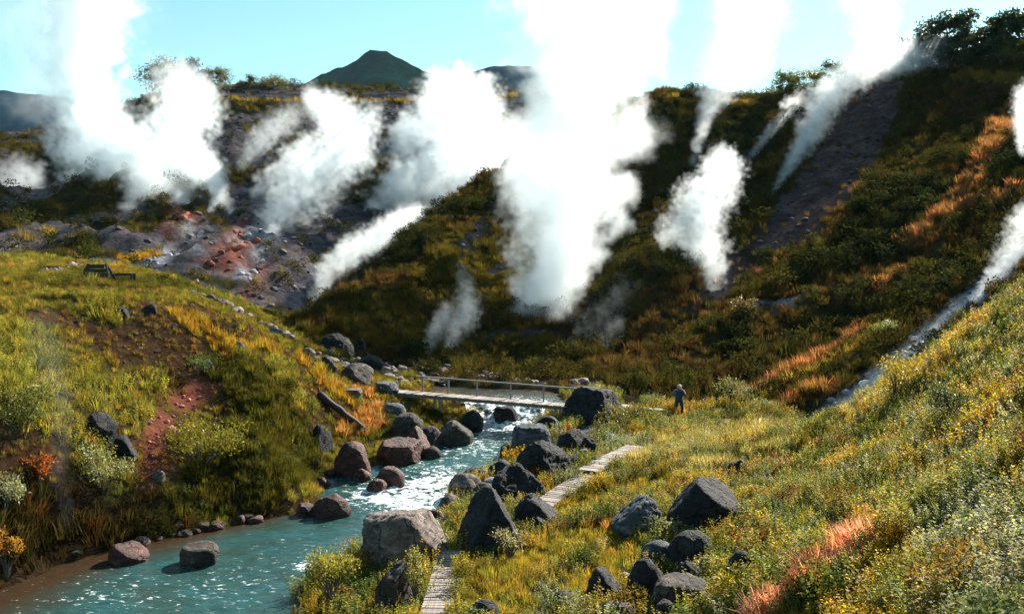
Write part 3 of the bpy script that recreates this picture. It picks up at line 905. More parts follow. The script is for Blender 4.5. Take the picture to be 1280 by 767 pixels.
rough_w = np.clip(0.30 + blob(500, 622, 3.0) + blob(640, 525, 2.6) + blob(560, 600, 2.0) * .6 + blob(300, 730, 3) * .35 + .9 * smooth(42.6, 43.2, P[:, 1]) * (1 - smooth(44.2, 45, P[:, 1])) - .25 * smooth(44.6, 45.4, P[:, 1]), 0, 1.6)
side = (u2 - 0.5) * np.repeat(np.linalg.norm(Rb - Lb, axis=1), NC)
wv = np.c_[q2 / 1.1, side / 0.8, np.zeros_like(q2)]
ripple = fbm(wv, 4, 0.55, True) * 0.5 + fbm(wv * 2.6 + 9, 3, 0.6) * 0.5
P[:, 2] += 0.17 * rough_w * ripple
foam = np.clip(.95 * blob(525, 628, 1.5) + blob(470, 618, 1.2) * .6 + .9 * blob(640, 524, 1.9) + blob(400, 603, .6) * .5 + blob(560, 606, 1.1) * .45 + blob(590, 560, 2.4) * .42 + blob(540, 590, 1.6) * .35
               + blob(385, 707, .4) * .6 + blob(300, 735, 2.6) * .22 + blob(120, 745, 1.8) * .24 + .06 + blob(400, 680, 2.0) * .1 + 0.5 * smooth(42.8, 43.3, P[:, 1]) * (1 - smooth(44.0, 44.7, P[:, 1])) + 0.0, 0, .75)
shallow = np.clip(smooth(0.42, 0.14, u2) * smooth(34, 29, P[:, 1]) + .8 * smooth(44.6, 45.4, P[:, 1]) + smooth(0.82, 0.95, u2) * .4 + smooth(0.22, 0.1, u2) * .5, 0, 1)
i = np.arange(NA * NC).reshape(NA, NC)
Fq = np.stack([i[:-1, :-1].ravel(), i[:-1, 1:].ravel(), i[1:, 1:].ravel(), i[1:, :-1].ravel()], 1)
wm = raw_mesh('stream_water', P, Fq)
a = wm.color_attributes.new('flow', 'FLOAT_COLOR', 'POINT')
a.data.foreach_set('color', np.c_[foam, shallow, rough_w / 1.6, np.ones(len(P))].astype(np.float32).ravel())
mw, t, out = new_mat('turquoise_stream_water')
at = t.nodes.new('ShaderNodeAttribute')
at.attribute_name = 'flow'
sep = t.nodes.new('ShaderNodeSeparateColor')
t.links.new(at.outputs['Color'], sep.inputs[0])
geo = t.nodes.new('ShaderNodeNewGeometry')
mp = t.nodes.new('ShaderNodeMapping')
mp.inputs['Rotation'].default_value = (0, 0, RAD(30))
mp.inputs['Scale'].default_value = (1.0, 2.0, 1.0)
t.links.new(geo.outputs['Position'], mp.inputs['Vector'])
n1 = noise(t, mp.outputs[0], 2.2, 6, 0.65)
n2 = noise(t, mp.outputs[0], 7.0, 6, 0.7)
deep = ramp(t, n1, [(0.3, (0.009, 0.036, 0.040)), (0.55, (0.020, 0.072, 0.072)), (0.8, (0.042, 0.088, 0.066))])
n5 = noise(t, mp.outputs[0], 0.45, 4, 0.6)
deep = mixc(t, 'MIX', ramp(t, n5, [(0.42, (0, 0, 0)), (0.66, (.75, .75, .75))]), deep, (0.022, 0.034, 0.022))
c = mixc(t, 'MIX', sep.outputs[1], deep, (0.035, 0.021, 0.011))
fm = t.nodes.new('ShaderNodeMath')
fm.operation = 'ADD'
n3 = noise(t, mp.outputs[0], 3.2, 8, 0.72)
t.links.new(ramp(t, n3, [(0.36, (0, 0, 0)), (0.66, (1, 1, 1))]), fm.inputs[0])
t.links.new(sep.outputs[0], fm.inputs[1])
fh = t.nodes.new('ShaderNodeMath')
fh.operation = 'MULTIPLY'
t.links.new(fm.outputs[0], fh.inputs[0])
fh.inputs[1].default_value = 0.5
fmask = ramp(t, fh.outputs[0], [(0.51, (0, 0, 0)), (0.68, (1, 1, 1))])
c = mixc(t, 'MIX', fmask, c, (0.78, 0.84, 0.84))
p = N(t, 'ShaderNodeBsdfPrincipled', Roughness=0.08, IOR=1.33)
t.links.new(c, p.inputs['Base Color'])
t.links.new(ramp(t, fmask, [(0, (0.09,) * 3), (1, (0.6,) * 3)]), p.inputs['Roughness'])
hb = mixc(t, 'ADD', 0.6, n1, n2)
t.links.new(bump(t, hb, 0.5, 0.06), p.inputs['Normal'])
t.links.new(p.outputs[0], out.inputs[0])
link('stream_water', wm, mw)['kind'] = 'structure'

# ------------------------------------------------------------------ boulders
KEEP_OUT = []                                        # (x, y, radius) kept clear of plants


def ico(sub):
    import bmesh
    bm = bmesh.new()
    bmesh.ops.create_icosphere(bm, subdivisions=sub, radius=1.0)
    V = np.array([v.co[:] for v in bm.verts])
    F = np.array([[v.index for v in f.verts] for f in bm.faces])
    bm.free()
    return V, F


ICO = {k: ico(k) for k in (2, 3, 4, 5)}


def boulder_mesh(seed, sub, planes=11, cut=(0.62, 0.95), rough=0.06, tops=None):
    r = np.random.default_rng(seed)
    V, F = ICO[sub]
    V = V.copy()
    s = np.ones(len(V))
    dirs = list(r.normal(size=(planes, 3)))
    offs = list(r.uniform(cut[0], cut[1], planes))
    for n_, o_ in (tops or []):
        dirs.append(np.array(n_, float))
        offs.append(o_)
    for n_, o_ in zip(dirs, offs):
        n_ = n_ / np.linalg.norm(n_)
        dd = V @ n_
        s = np.minimum(s, np.where(dd > 1e-6, o_ / np.maximum(dd, 1e-6), 9))
    Vs = V * s[:, None]
    o = r.uniform(0, 90, 3)
    crack = fbm(Vs * np.array([1.2, 1.2, 3.0]) + o + 50, 4, 0.6)
    disp = -0.5 * rough * np.exp(-(crack / 0.05) ** 2) + rough * (fbm(Vs * 1.6 + o, 5, 0.55) * 1.2 + 0.5 * (fbm(Vs * 3.5 + o + 9, 4, 0.6, True) - 0.4))
    if sub >= 4:
        disp = disp + rough * (.35 * fbm(Vs * 8 + o, 3, .6) + .35 * (fbm(Vs * np.array([3, 3, 6]) + o + 70, 3, .5, True) - .5))
    Vs = Vs * (1 + disp)[:, None]
    lo, hi = Vs.min(0), Vs.max(0)
    return (Vs - (lo + hi) / 2) / ((hi - lo) / 2), F


_BN = [0]


def boulder(box, label, mat='rock_dark', seed=None, name='boulder', category='boulder', group=None, depth=0.85, planes=15, cut=(0.70, 0.97), rough=0.09,
            rot=None, tops=None, d=None, bury=0.75, sub=None):
    """box: apparent extent x0, y0, x1, y1 of the visible stone in the photo; it sits on the ground sighted at its foot."""
    x0, y0, x1, y1 = box
    gx, gy = 0.0, 0.0
    x0, x1, y0, y1 = x0 - gx, x1 + gx, y0 - gy, y1 + gy
    cx = (x0 + x1) / 2
    hit = sight(cx, y1 - 0.12 * (y1 - y0))
    rv = on_river(cx, y1 - 0.12 * (y1 - y0))
    if hit is None or np.linalg.norm(rv - [0, 0, CAMZ]) < np.linalg.norm(hit - [0, 0, CAMZ]):
        hit = rv if (hit is None or abs(rv[1] - hit[1]) < 6) else hit
    if d is not None:
        hit = W(cx, y1, d)
    dd = project(hit)[2]
    w = (x1 - x0) * dd / FPX
    h = (y1 - y0) * dd / FPX * 0.97
    _BN[0] += 1
    seed = seed or 100 + _BN[0]
    r = np.random.default_rng(seed)
    V, F = boulder_mesh(seed, sub or (5 if w > 1.6 else 4 if w > 0.5 else 3), planes, cut, rough, tops)
    ang = r.uniform(-0.5, 0.5) if rot is None else rot
    ca, sa = math.cos(ang), math.sin(ang)
    V = V @ np.array([[ca, sa, 0], [-sa, ca, 0], [0, 0, 1]])
    V /= np.abs(V).max(0)
    sz = h * (1 + bury) / 2
    sc = np.array([w / 2, w / 2 * depth, sz])
    m = raw_mesh(name, V * sc, F)
    foot = hit + np.array([0, w / 2 * depth * 0.75, 0])
    top = hit[2] + h
    base = np.array([foot[0], foot[1], top - sz])
    o = link(name, m, M[mat], loc=base)
    tag(o, label, category, group)
    KEEP_OUT.append((base[0], base[1], w * 0.41, w / 2 * depth * 0.82))
    return o


RB = 'red-brown boulders in the stream'
boulder((414, 558, 464, 603), 'rounded red-brown boulder with pale grey top at foot of grassy bank', 'rock_red', planes=7, cut=(.75, .98))
boulder((466, 555, 526, 585), 'long flat-topped red boulder at the water edge', 'rock_red', planes=8, tops=[((0, -.1, 1), .55), ((1, 0, .1), .8)])
boulder((505, 537, 541, 575), 'red wedge slab tilted down towards the water behind the long red boulder', 'rock_red', planes=6, tops=[((.9, 0, .8), .45)])
boulder((486, 520, 528, 553), 'dull brown mound of rock above the red wedge slab', 'rock_brown', planes=7, cut=(.75, .98))
boulder((474, 506, 507, 526), 'smooth grey boulder high on the bank below the bridge end', 'rock_blue', planes=7)
boulder((467, 587, 508, 613), 'dark red rounded boulder standing in the rapids', 'rock_red', planes=8)
boulder((456, 601, 485, 619), 'small dark red stone leaning on the red boulder in the rapids', 'rock_red')
boulder((386, 622, 439, 652), 'broad dark red-brown boulder breaking the stream below the rapids', 'rock_red', planes=8, cut=(.7, .98))
boulder((367, 632, 393, 648), 'small dark stone beside the broad red-brown boulder in the stream', 'rock_red')
boulder((218, 688, 269, 712), 'flat round grey-brown rock with ribbed top in the stream', 'rock_brown', planes=5, tops=[((0, 0, 1), .5)], depth=1.0)
boulder((130, 684, 180, 709), 'dark red wedge rock at the foot of the earth cliff', 'rock_red', planes=6, tops=[((.5, 0, 1), .45)])
boulder((94, 521, 144, 560), 'jagged layered dark outcrop with pale streaks on the grassy bank', 'rock_dark', planes=14, cut=(.45, .85), rough=.12, bury=.8)
boulder((130, 545, 168, 572), 'low split dark rock below the layered outcrop', 'rock_dark', planes=14, cut=(.45, .85), rough=.1, bury=.8)
boulder((384, 534, 416, 566), 'grey lichen-covered outcrop on the shaded grass bank', 'rock_dark', planes=16, rough=.14, bury=1.6, depth=1.2)
boulder((395, 420, 441, 448), 'big dark boulder at the foot of the olive spur', 'rock_dark', planes=8)
boulder((442, 424, 457, 446), 'upright dark stone next to a thin wisp of steam', 'rock_dark', planes=8)
boulder((422, 457, 466, 481), 'brown block with square face above the bridge end', 'rock_brown', planes=6, cut=(.6, .8))
boulder((443, 446, 478, 462), 'grey slab between brown block and upright stone', 'rock_dark', planes=9)
boulder((394, 446, 421, 463), 'dark low stone beside the brown block', 'rock_dark')
boulder((466, 480, 498, 494), 'pale grey flat stone under the end of the bridge', 'rock_blue', tops=[((0, 0, 1), .5)])
boulder((426, 488, 452, 500), 'pale slab lying in orange grass by the bridge end', 'rock_tan', tops=[((0, 0, 1), .4)])
boulder((372, 436, 394, 448), 'pale jagged stone on the gravel under the fumarole slope', 'rock_tan')
boulder((545, 530, 592, 561), 'dark wet rock on the shaded bank below the bridge', 'rock_brown', planes=9)
boulder((518, 536, 556, 562), 'dark brown rock in the shade under the bridge beside red wedge', 'rock_brown', planes=9)
boulder((575, 516, 606, 543), 'black wet rock where the cascade meets the pool', 'rock_dark', planes=9)
boulder((613, 508, 648, 533), 'black rock splitting the cascade in two under the bridge', 'rock_dark', planes=8, d=43.4)
boulder((572, 477, 602, 491), 'round grey stone in the shaded stream above the bridge', 'rock_brown', planes=8, d=49.5)
boulder((603, 482, 634, 497), 'low dark stone in the stream behind the bridge deck', 'rock_dark', planes=8, d=48.4)
boulder((664, 478, 696, 497), 'brown boulder on the far shore behind the bridge', 'rock_brown', planes=8, d=48.6)
boulder((628, 472, 652, 484), 'small pale stone far upstream of the bridge', 'rock_tan', planes=8, d=50.5)
boulder((640, 489, 668, 503), 'dark stone in the stream above the bridge', 'rock_brown', planes=8, d=47.5)

boulder((702, 485, 796, 552), 'largest dark boulder rising in front of the bridge end', 'rock_dark', seed=41, planes=9, tops=[((-.8, -.3, .5), .62), ((.1, 0, 1), .8)], d=41.0)
boulder((668, 523, 703, 545), 'black wedge rock in the water below the bridge end', 'rock_dark', planes=8)
boulder((637, 536, 692, 570), 'rounded grey boulder with sunlit flat top beside the pool', 'rock_blue', planes=8, cut=(.7, .95), tops=[((0, 0, 1), .72)])
boulder((696, 540, 737, 573), 'dark boulder wedged behind the rounded grey boulder', 'rock_dark', planes=9)
boulder((643, 557, 717, 610), 'big dark boulder with sloping crest in the boulder pile', 'rock_dark', seed=52, planes=10)
boulder((652, 578, 692, 605), 'small rounded brown boulder resting against the big sloping one', 'rock_brown', planes=7, cut=(.75, .98))
boulder((606, 588, 688, 640), 'broad flat-faced dark slab boulder under the small rounded one', 'rock_dark', seed=55, planes=8, tops=[((.1, -.8, .7), .5)])
boulder((566, 622, 662, 700), 'huge pointed dark boulder shading the end of the boardwalk', 'rock_dark', seed=63, planes=8, cut=(.6, .9), tops=[((-.75, -.25, .62), .48), ((.8, 0, .62), .45), ((.1, -.9, .3), .62)], rough=.08)
boulder((643, 624, 707, 664), 'dark boulder with lit ridge between pointed boulder and boardwalk', 'rock_dark', planes=9, tops=[((.6, -.2, .7), .5)])
boulder((558, 595, 604, 622), 'pale brown rock half in the water', 'rock_tan', planes=8)
boulder((576, 587, 614, 606), 'brown low rock behind the pale one at the water edge', 'rock_brown', planes=8)
boulder((444, 650, 560, 716), 'huge tan boulder with cracked sunlit top beside the boardwalk', 'rock_tan', seed=77, planes=7, cut=(.7, .95), tops=[((0, .12, 1), .62), ((-.9, -.3, .3), .75), ((.7, -.3, .6), .68)], rough=.07)
boulder((466, 711, 517, 772), 'steep grey-brown rock in front of the tan boulder', 'rock_brown', planes=9, cut=(.6, .9))
boulder((584, 755, 628, 785), 'dark smooth rock beside the near end of the boardwalk', 'rock_dark', planes=7)
boulder((526, 640, 558, 666), 'reddish broken stone between tan and pointed boulders', 'rock_red', planes=12)
boulder((546, 668, 562, 688), 'small pink-brown stone touching the boardwalk end', 'rock_tan', planes=10)
boulder((726, 549, 748, 572), 'dark round stone above the small pale stone', 'rock_dark')
boulder((718, 563, 741, 580), 'small pale-topped stone beside the boardwalk', 'rock_tan')
boulder((748, 544, 778, 557), 'blue-grey flat stone among sunlit grass', 'rock_blue', planes=6)
boulder((838, 606, 935, 672), 'large smooth black dome boulder in the herb slope', 'rock_dark', seed=88, planes=6, cut=(.78, .98), tops=[((.5, -.1, .85), .68), ((-.7, -.1, .7), .7)], rough=.05)
boulder((763, 628, 838, 676), 'low grey boulder sunk in grass beside the black dome', 'rock_blue', planes=8, tops=[((-.6, -.2, .8), .6)])
boulder((801, 682, 850, 713), 'blue-grey square boulder at the back of the stone cluster', 'rock_blue', planes=7, cut=(.6, .85))
boulder((837, 671, 900, 712), 'dark boulder with humped lit crest in the stone cluster', 'rock_dark', planes=9)
boulder((733, 717, 787, 757), 'dark blue-grey sloping boulder at the end of the stone cluster', 'rock_dark', planes=8, tops=[((.7, 0, .7), .5)])
boulder((783, 706, 840, 768), 'tall rounded black boulder in the middle of the stone cluster', 'rock_dark', planes=8, cut=(.72, .98))
boulder((842, 706, 886, 738), 'rough pitted dark stone behind the mossy slab', 'rock_dark', planes=14, rough=.16)
boulder((873, 699, 899, 724), 'small pale blue mottled stone in the stone cluster', 'rock_blue', planes=9)
boulder((818, 733, 893, 772), 'long dark slab with brown mossy top in the stone cluster', 'rock_brown', planes=8, tops=[((0, -.1, 1), .55)])
boulder((911, 695, 970, 734), 'solitary black dome stone ringed by yellow herbs', 'rock_dark', planes=6, cut=(.78, .98))
boulder((748, 756, 802, 788), 'red-brown stone at the near edge of the stone cluster', 'rock_red', planes=8)
boulder((815, 754, 850, 785), 'small smooth grey dome stone below the mossy slab', 'rock_dark', planes=6)
boulder((771, 718, 792, 734), 'small white speckled stone between dark boulders', 'rock_tan', planes=8)
for bx_, lb_, mt_ in (((700, 571, 730, 594), 'dark blocky stone wedged between sloping boulder and small pale stone', 'rock_dark'),
                      ((609, 577, 642, 598), 'wet black stone at the water line beside the boulder pile', 'rock_dark'),
                      ((590, 607, 624, 630), 'brown rounded stone between pale rock and broad slab', 'rock_brown'),
                      ((546, 620, 578, 642), 'low pale brown stone in the shallows above the reddish broken stone', 'rock_tan'),
                      ((660, 648, 690, 668), 'low black stone in grass under the boulder with lit ridge', 'rock_dark'),
                      ((624, 556, 648, 574), 'small dark stone in the water next to the rounded grey boulder', 'rock_dark'),
                      ((736, 572, 758, 588), 'small grey stone beside the raised walkway', 'rock_blue'),
                      ((893, 716, 918, 736), 'small dark stone between the solitary dome and the stone cluster', 'rock_dark'),
                      ((768, 738, 792, 757), 'small black stone leaning on the tall rounded boulder', 'rock_dark'),
                      ((688, 742, 722, 762), 'low dark stone sunk in grass before the stone cluster', 'rock_dark'),
                      ((392, 598, 412, 612), 'small red-brown stone at the bank beside the rounded boulder', 'rock_red'),
                      ((440, 588, 464, 604), 'small dark red stone in front of the rounded boulder', 'rock_red'),
                      ((526, 560, 552, 576), 'brown stone in the water next to the red wedge slab', 'rock_brown')):
    boulder(bx_, lb_, mt_, planes=9, cut=(.74, .98))
boulder((911, 577, 938, 596), 'single dark stone beside a patch of orange grass', 'rock_dark', planes=9)
boulder((138, 385, 160, 399), 'dark stone on the terrace below the dark bench', 'rock_dark')
boulder((176, 381, 195, 393), 'dark stone in brown heath on the terrace', 'rock_dark')
boulder((289, 427, 307, 441), 'grey stone on the shoulder of the terrace slope', 'rock_blue')
boulder((254, 451, 266, 468), 'pale brown stone next to the round green bush', 'rock_tan')
boulder((185, 590, 205, 604), 'pale stone lying on the red soil scar', 'rock_tan')

# stones along the water, each its own thing
rs = np.random.default_rng(21)
for k in range(70):
    t_ = rs.uniform(0.18, 0.8)
    i_ = int(t_ * (NA - 1))
    sd = rs.random() < 0.62
    base = (Lb if sd else Rb)[i_] + (1 if sd else -1) * ext[i_] * rs.uniform(0.55, 1.25)
    w = rs.uniform(0.18, 0.62)
    V, F = boulder_mesh(900 + k % 9, 3, 10, (.6, .95), .07)
    m = raw_mesh('stone', V * np.array([w / 2, w / 2 * rs.uniform(.7, 1), w * rs.uniform(.25, .36)]), F)
    z = max(float(ground_z(base[0], base[1])[0]), float(river_z(base[1])))
    if z > river_z(base[1]) + .3:
        continue
    o = link('river_stone', m, M['rock_red' if sd and rs.random() < .6 else 'rock_brown' if sd else 'rock_dark'], loc=(base[0], base[1], z + w * .08), rot=(0, 0, rs.uniform(0, 6)))
    sz_ = 'pebble-sized' if w < .32 else 'knee-sized' if w > .48 else 'hand-sized'
    if sd:
        tag(o, '%s %s stone at the water line under the grass bank' % (sz_, 'red-brown' if 'red' in o.data.materials[0].name else 'dull brown'), 'stone', 'stones along the grass bank')
    else:
        tag(o, '%s dark stone at the water line below the boulder pile' % sz_, 'stone', 'stones along the boulder bank')
# stones of the gravel flat upstream of the bridge
for k in range(90):
    px, py = rs.uniform(395, 565), 0
    py = np.interp(px, [395, 440, 480, 565], [440, 455, 464, 467]) + rs.uniform(-14, 16)
    h_ = sight(px, py)
    if h_ is None:
        continue
    w = rs.uniform(0.2, 0.75)
    V, F = boulder_mesh(930 + k % 9, 3, 10, (.6, .95), .07)
    m = raw_mesh('stone', V * np.array([w / 2, w / 2 * rs.uniform(.7, 1), w * rs.uniform(.2, .34)]), F)
    o = link('gravel_stone', m, M[('rock_tan', 'rock_brown', 'rock_blue', 'rock_tan', 'rock_red')[k % 5]], loc=(h_[0], h_[1], h_[2] + w * .1), rot=(0, 0, rs.uniform(0, 6)))
    tag(o, '%s %s stone on the gravel flat upstream of the footbridge' % ('small' if w < .38 else 'large' if w > .58 else 'middling', ('pale tan', 'brown', 'blue-grey', 'pale tan', 'reddish')[k % 5]), 'stone', 'stones of the gravel flat')

# ------------------------------------------------------------------ footbridge
BA, BB = Vector(W(488, 487.5, 44.6)), Vector(W(752, 509, 42.0))
bdir = (BB - BA).normalized()
bside = bdir.cross(Vector((0, 0, 1))).normalized()             # towards the camera
blen = (BB - BA).length
bridge = link('footbridge', None, loc=BA)
tag(bridge, 'narrow weathered wooden footbridge with one handrail over the stream', 'footbridge')


def rel(v):
    return Vector(v) - BA


MB().bar(rel(BA + bside * .28 - Vector((0, 0, .12))), rel(BB + bside * .28 - Vector((0, 0, .12))), .09, .13).build('beam', M['timber'], bridge)
MB().bar(rel(BA - bside * .28 - Vector((0, 0, .12))), rel(BB - bside * .28 - Vector((0, 0, .12))), .09, .13).build('beam', M['timber'], bridge)
npl = int(blen / 0.185)
rz = math.atan2(bdir.y, bdir.x)
ry = -math.asin(bdir.z)
pm = MB().box((0, 0, 0), .165, .80, .04).mesh('plank')
pm.materials.append(M['deck'])
for k in range(npl):
    c = BA + bdir * ((k + .5) * blen / npl)
    o = link('plank', pm, None, bridge, loc=c - BA + Vector((0, 0, -.03 + .008 * math.sin(k * 2.3))) + bside * (.02 * math.sin(k * 4.1)), rot=(0, ry, rz + .012 * math.sin(k * 3.7)))
posts = []
for px in (527, 561, 598, 641, 682, 722):
    t_ = (px - 488) / (752 - 488)
    b_ = BA + (BB - BA) * (t_ * .99) - bside * .37
    posts.append(b_)
    MB().bar(rel(b_ - Vector((0, 0, .22))), rel(b_ + Vector((0, 0, .64))), .07, .07, up=(0, 1, 0)).build('rail_post', M['timber'], bridge)
MB().bar(rel(posts[0] + Vector((0, 0, .67)) - bdir * .3), rel(posts[-1] + Vector((0, 0, .67)) + bdir * .8), .08, .06).build('handrail', M['timber'], bridge)
for a_, dx, dz in ((0.235, -.35, -1.15), (0.255, .05, -1.0), (0.80, -.12, -.95), (0.82, .05, -.9)):
    b_ = BA + (BB - BA) * a_ + bside * .3
    MB().bar(rel(b_ + Vector((0, 0, -.2))), rel(b_ + bdir * dx + Vector((0, 0, dz - .1))), .1, .1, up=(0, 1, 0)).build('support_leg', M['timber'], bridge)

# ------------------------------------------------------------------ boardwalks
PATHS = []


def boardwalk(name, label, line, width, plank, gap, rise=0.0):
    """line: plan points; planks follow it, each lying just over the ground on two bearers."""
    line = [np.array(p, float) for p in line]
    root = link(name, None, loc=line[0])
    tag(root, label, 'boardwalk')
    seg = np.r_[0, np.cumsum([np.linalg.norm(b - a) for a, b in zip(line[:-1], line[1:])])]
    n = int(seg[-1] / (plank + gap))
    arr = np.array(line)
    rr = random.Random(len(name) + n)
    pm_ = []
    for v in range(4):
        me = MB().box((0, 0, 0), plank * (1 - .05 * v), width * (1 + .015 * v), .04).mesh('plank')
        me.materials.append(M['deck'])
        pm_.append(me)
    pts = []
    for k in range(n + 1):
        s = k * (plank + gap)
        c = np.array([np.interp(s, seg, arr[:, j]) for j in range(3)])
        e = np.array([np.interp(min(s + .4, seg[-1]), seg, arr[:, j]) for j in range(3)])
        b = np.array([np.interp(max(s - .4, 0), seg, arr[:, j]) for j in range(3)])
        dv = (e - b) / max(np.linalg.norm(e - b), 1e-6)
        pts.append((c, dv))
        link('plank', pm_[rr.randrange(4)], None, root, loc=c - line[0] + np.array([0, 0, rise + rr.uniform(-.006, .006)]),
             rot=(rr.uniform(-.012, .012), -math.asin(dv[2]), math.atan2(dv[1], dv[0]) + rr.uniform(-.025, .025)))
    for s_ in (-.32, .32):
        b_ = MB()
        q_pts = [Vector(c - line[0]) + Vector((-dv[1], dv[0], 0)) * (s_ * width) + Vector((0, 0, rise - .075)) for c, dv in pts[::4]]
        for a1, a2 in zip(q_pts[:-1], q_pts[1:]):
            b_.bar(a1, a2, .07, .09)
        b_.build('bearer', M['timber'], root)
    for c, dv in pts:
        PATHS.append((c[0], c[1], width * .42))
    return root


def lay(pxs, lift):
    out_ = []
    for px, py in pxs:
        h_ = sight(px, py)
        out_.append((h_[0], h_[1], h_[2] + lift))
    z = np.array([p[2] for p in out_])
    z = np.linspace(z[0], z[-1], len(z)) * .6 + z * .4
    out_ = [(p[0], p[1], zz) for p, zz in zip(out_, z)]
    return out_


boardwalk('boardwalk', 'pale plank boardwalk passing between the tan and the pointed boulder', lay([(530, 820), (544, 775), (553, 740), (559, 715), (562, 694)], .14), .68, .13, .024)
boardwalk('boardwalk', 'sunlit plank boardwalk climbing from the boulder pile through pale grass', lay([(672, 641), (700, 622), (722, 608), (742, 596)], .16), .70, .15, .035)
boardwalk('boardwalk', 'raised wide-plank walkway at the top of the climbing boardwalk', lay([(738, 596), (762, 582), (796, 565)], .24), .78, .30, .025)
boardwalk('boardwalk', 'short plank landing leading from the bridge end to the hiker', lay([(764, 515), (800, 518), (834, 522)], .34), .8, .16, .03)

# fallen log on the left bank
lg0, lg1 = sight(398, 497), sight(458, 543)
mbL = MB()
n_ = 9
mbL.tube([lg0 + (lg1 - lg0) * (k / n_) + np.array([0, 0, .16 + .03 * math.sin(k * 2)]) for k in range(n_ + 1)], [.17 - .006 * k + .012 * math.sin(k * 3.3) for k in range(n_ + 1)], 10)
o = mbL.build('fallen_log', M['dark_wood'], smooth_shade=True)
tag(o, 'dark fallen log lying aslant on the bank above the red boulders', 'log')

# ------------------------------------------------------------------ bench and rail on the terrace
bp = sight(118, 352)
dd = project(bp)[2]
bench = link('slatted_bench', None, loc=bp)
tag(bench, 'dark wooden slat bench with sloping boarded back on the terrace', 'bench')
bw = 40 * dd / FPX
for k in range(4):
    z0 = .10 + .2 * k
    wk = bw * (1 - .16 * k)
    Mx = Matrix.Rotation(RAD(-24), 3, 'X')
    MB().box((-.04, .10 * k, z0), wk, .045, .185, Mx).build('back_board', M['dark_wood'], bench)
for s_ in (-1, 1):
    MB().bar((s_ * bw * .5, -.05, -.1), (s_ * bw * .27, .36, .82), .08, .08, up=(0, 1, 0)).build('side_post', M['dark_wood'], bench)
    MB().bar((s_ * bw * .5, .9, -.1), (s_ * bw * .27, .40, .80), .08, .08, up=(0, 1, 0)).build('brace', M['dark_wood'], bench)
for k in range(3):
    MB().box((0, .42 + .17 * k, .34), bw * .92, .14, .04).build('seat_slat', M['dark_wood'], bench)
rp = sight(153, 354)
rail = link('low_rail', None, loc=rp)
tag(rail, 'low dark wooden rail on posts next to the slat bench', 'rail')
rw = 27 * dd / FPX
MB().box((0, 0, .42), rw, .12, .09).build('top_rail', M['dark_wood'], rail)
MB().box((0, .35, .42), rw, .12, .09).build('top_rail', M['dark_wood'], rail)
for s_ in (-1, 1):
    for y_ in (0, .35):
        MB().box((s_ * (rw / 2 - .06), y_, .14), .1, .1, .47).build('post', M['dark_wood'], rail)

# ------------------------------------------------------------------ plant pieces
def set_leafvar(m, per_face, seed):
    a_ = m.attributes.new('leafvar', 'FLOAT', 'FACE')
    a_.data.foreach_set('value', np.asarray(per_face, np.float32))


def grass_tuft(seed, n=58, spread=.45, droop=.6):
    """Unit-height tuft of bent blades."""
    r = np.random.default_rng(seed)
    V, F, var = [], [], []
    for k in range(n):
        a_ = r.uniform(0, 2 * math.pi)
        rad = spread * math.sqrt(r.random())
        b = np.array([rad * math.cos(a_), rad * math.sin(a_), -.08])
        lean = r.uniform(.1, droop)
        dirv = np.array([math.cos(a_ + r.normal() * .7), math.sin(a_ + r.normal() * .7), 0])
        hgt = r.uniform(.5, 1.0)
        sidev = np.array([-dirv[1], dirv[0], 0]) * r.uniform(.010, .022)
        p1 = b + np.array([0, 0, hgt * .55]) + dirv * lean * .25
        p2 = b + np.array([0, 0, hgt]) + dirv * lean
        i0 = len(V)
        V += [b - sidev, b + sidev, p1 + sidev * .8, p1 - sidev * .8, p2]
        F += [(i0, i0 + 1, i0 + 2, i0 + 3), (i0 + 3, i0 + 2, i0 + 4)]
        v_ = r.random()
        var += [v_, v_]
    m = raw_mesh('grass_tuft', V, F)
    set_leafvar(m, var, seed)
    return m


def leaf_quad(V, F, c, dirv, nrm, L, wd):
    sidev = np.cross(dirv, nrm)
    sidev /= max(np.linalg.norm(sidev), 1e-6)
    i0 = len(V)
    up = nrm * L * .12
    V += [c, c + dirv * L * .5 + sidev * wd * .5 + up, c + dirv * L, c + dirv * L * .5 - sidev * wd * .5 + up]
    F.append((i0, i0 + 1, i0 + 2, i0 + 3))


def herb_tuft(seed, stems=7, leaves=17, L=.145, wd=.075):
    r = np.random.default_rng(seed)
    V, F, var = [], [], []
    for s in range(stems):
        a_ = r.uniform(0, 6.283)
        rad = .38 * math.sqrt(r.random())
        b = np.array([rad * math.cos(a_), rad * math.sin(a_), -.05])
        tip = b + np.array([r.normal() * .14, r.normal() * .14, r.uniform(.6, 1.0)])
        sv = np.array([.012, 0, 0])
        i0 = len(V)
        V += [b - sv, b + sv, tip]
        F.append((i0, i0 + 1, i0 + 2))
        var.append(.3)
        for k in range(leaves):
            t_ = .15 + .85 * (k + r.random()) / leaves
            c = b + (tip - b) * t_
            az = k * 2.4 + r.normal() * .4
            el = r.uniform(-.2, .7)
            dv = np.array([math.cos(az) * math.cos(el), math.sin(az) * math.cos(el), math.sin(el)])
            nr = np.array([r.normal() * .5, r.normal() * .5, 1.0])
            leaf_quad(V, F, c, dv, nr / np.linalg.norm(nr), L * r.uniform(.6, 1.1) * (1.15 - .5 * t_), wd * r.uniform(.7, 1.1))
            var.append(min(1, abs(r.normal() * .3 + .45)))
    m = raw_mesh('herb_tuft', V, F)
    set_leafvar(m, var, seed)
    return m


def bush_clump(seed):
    return scrub_clump(seed + 3, 460, .55)


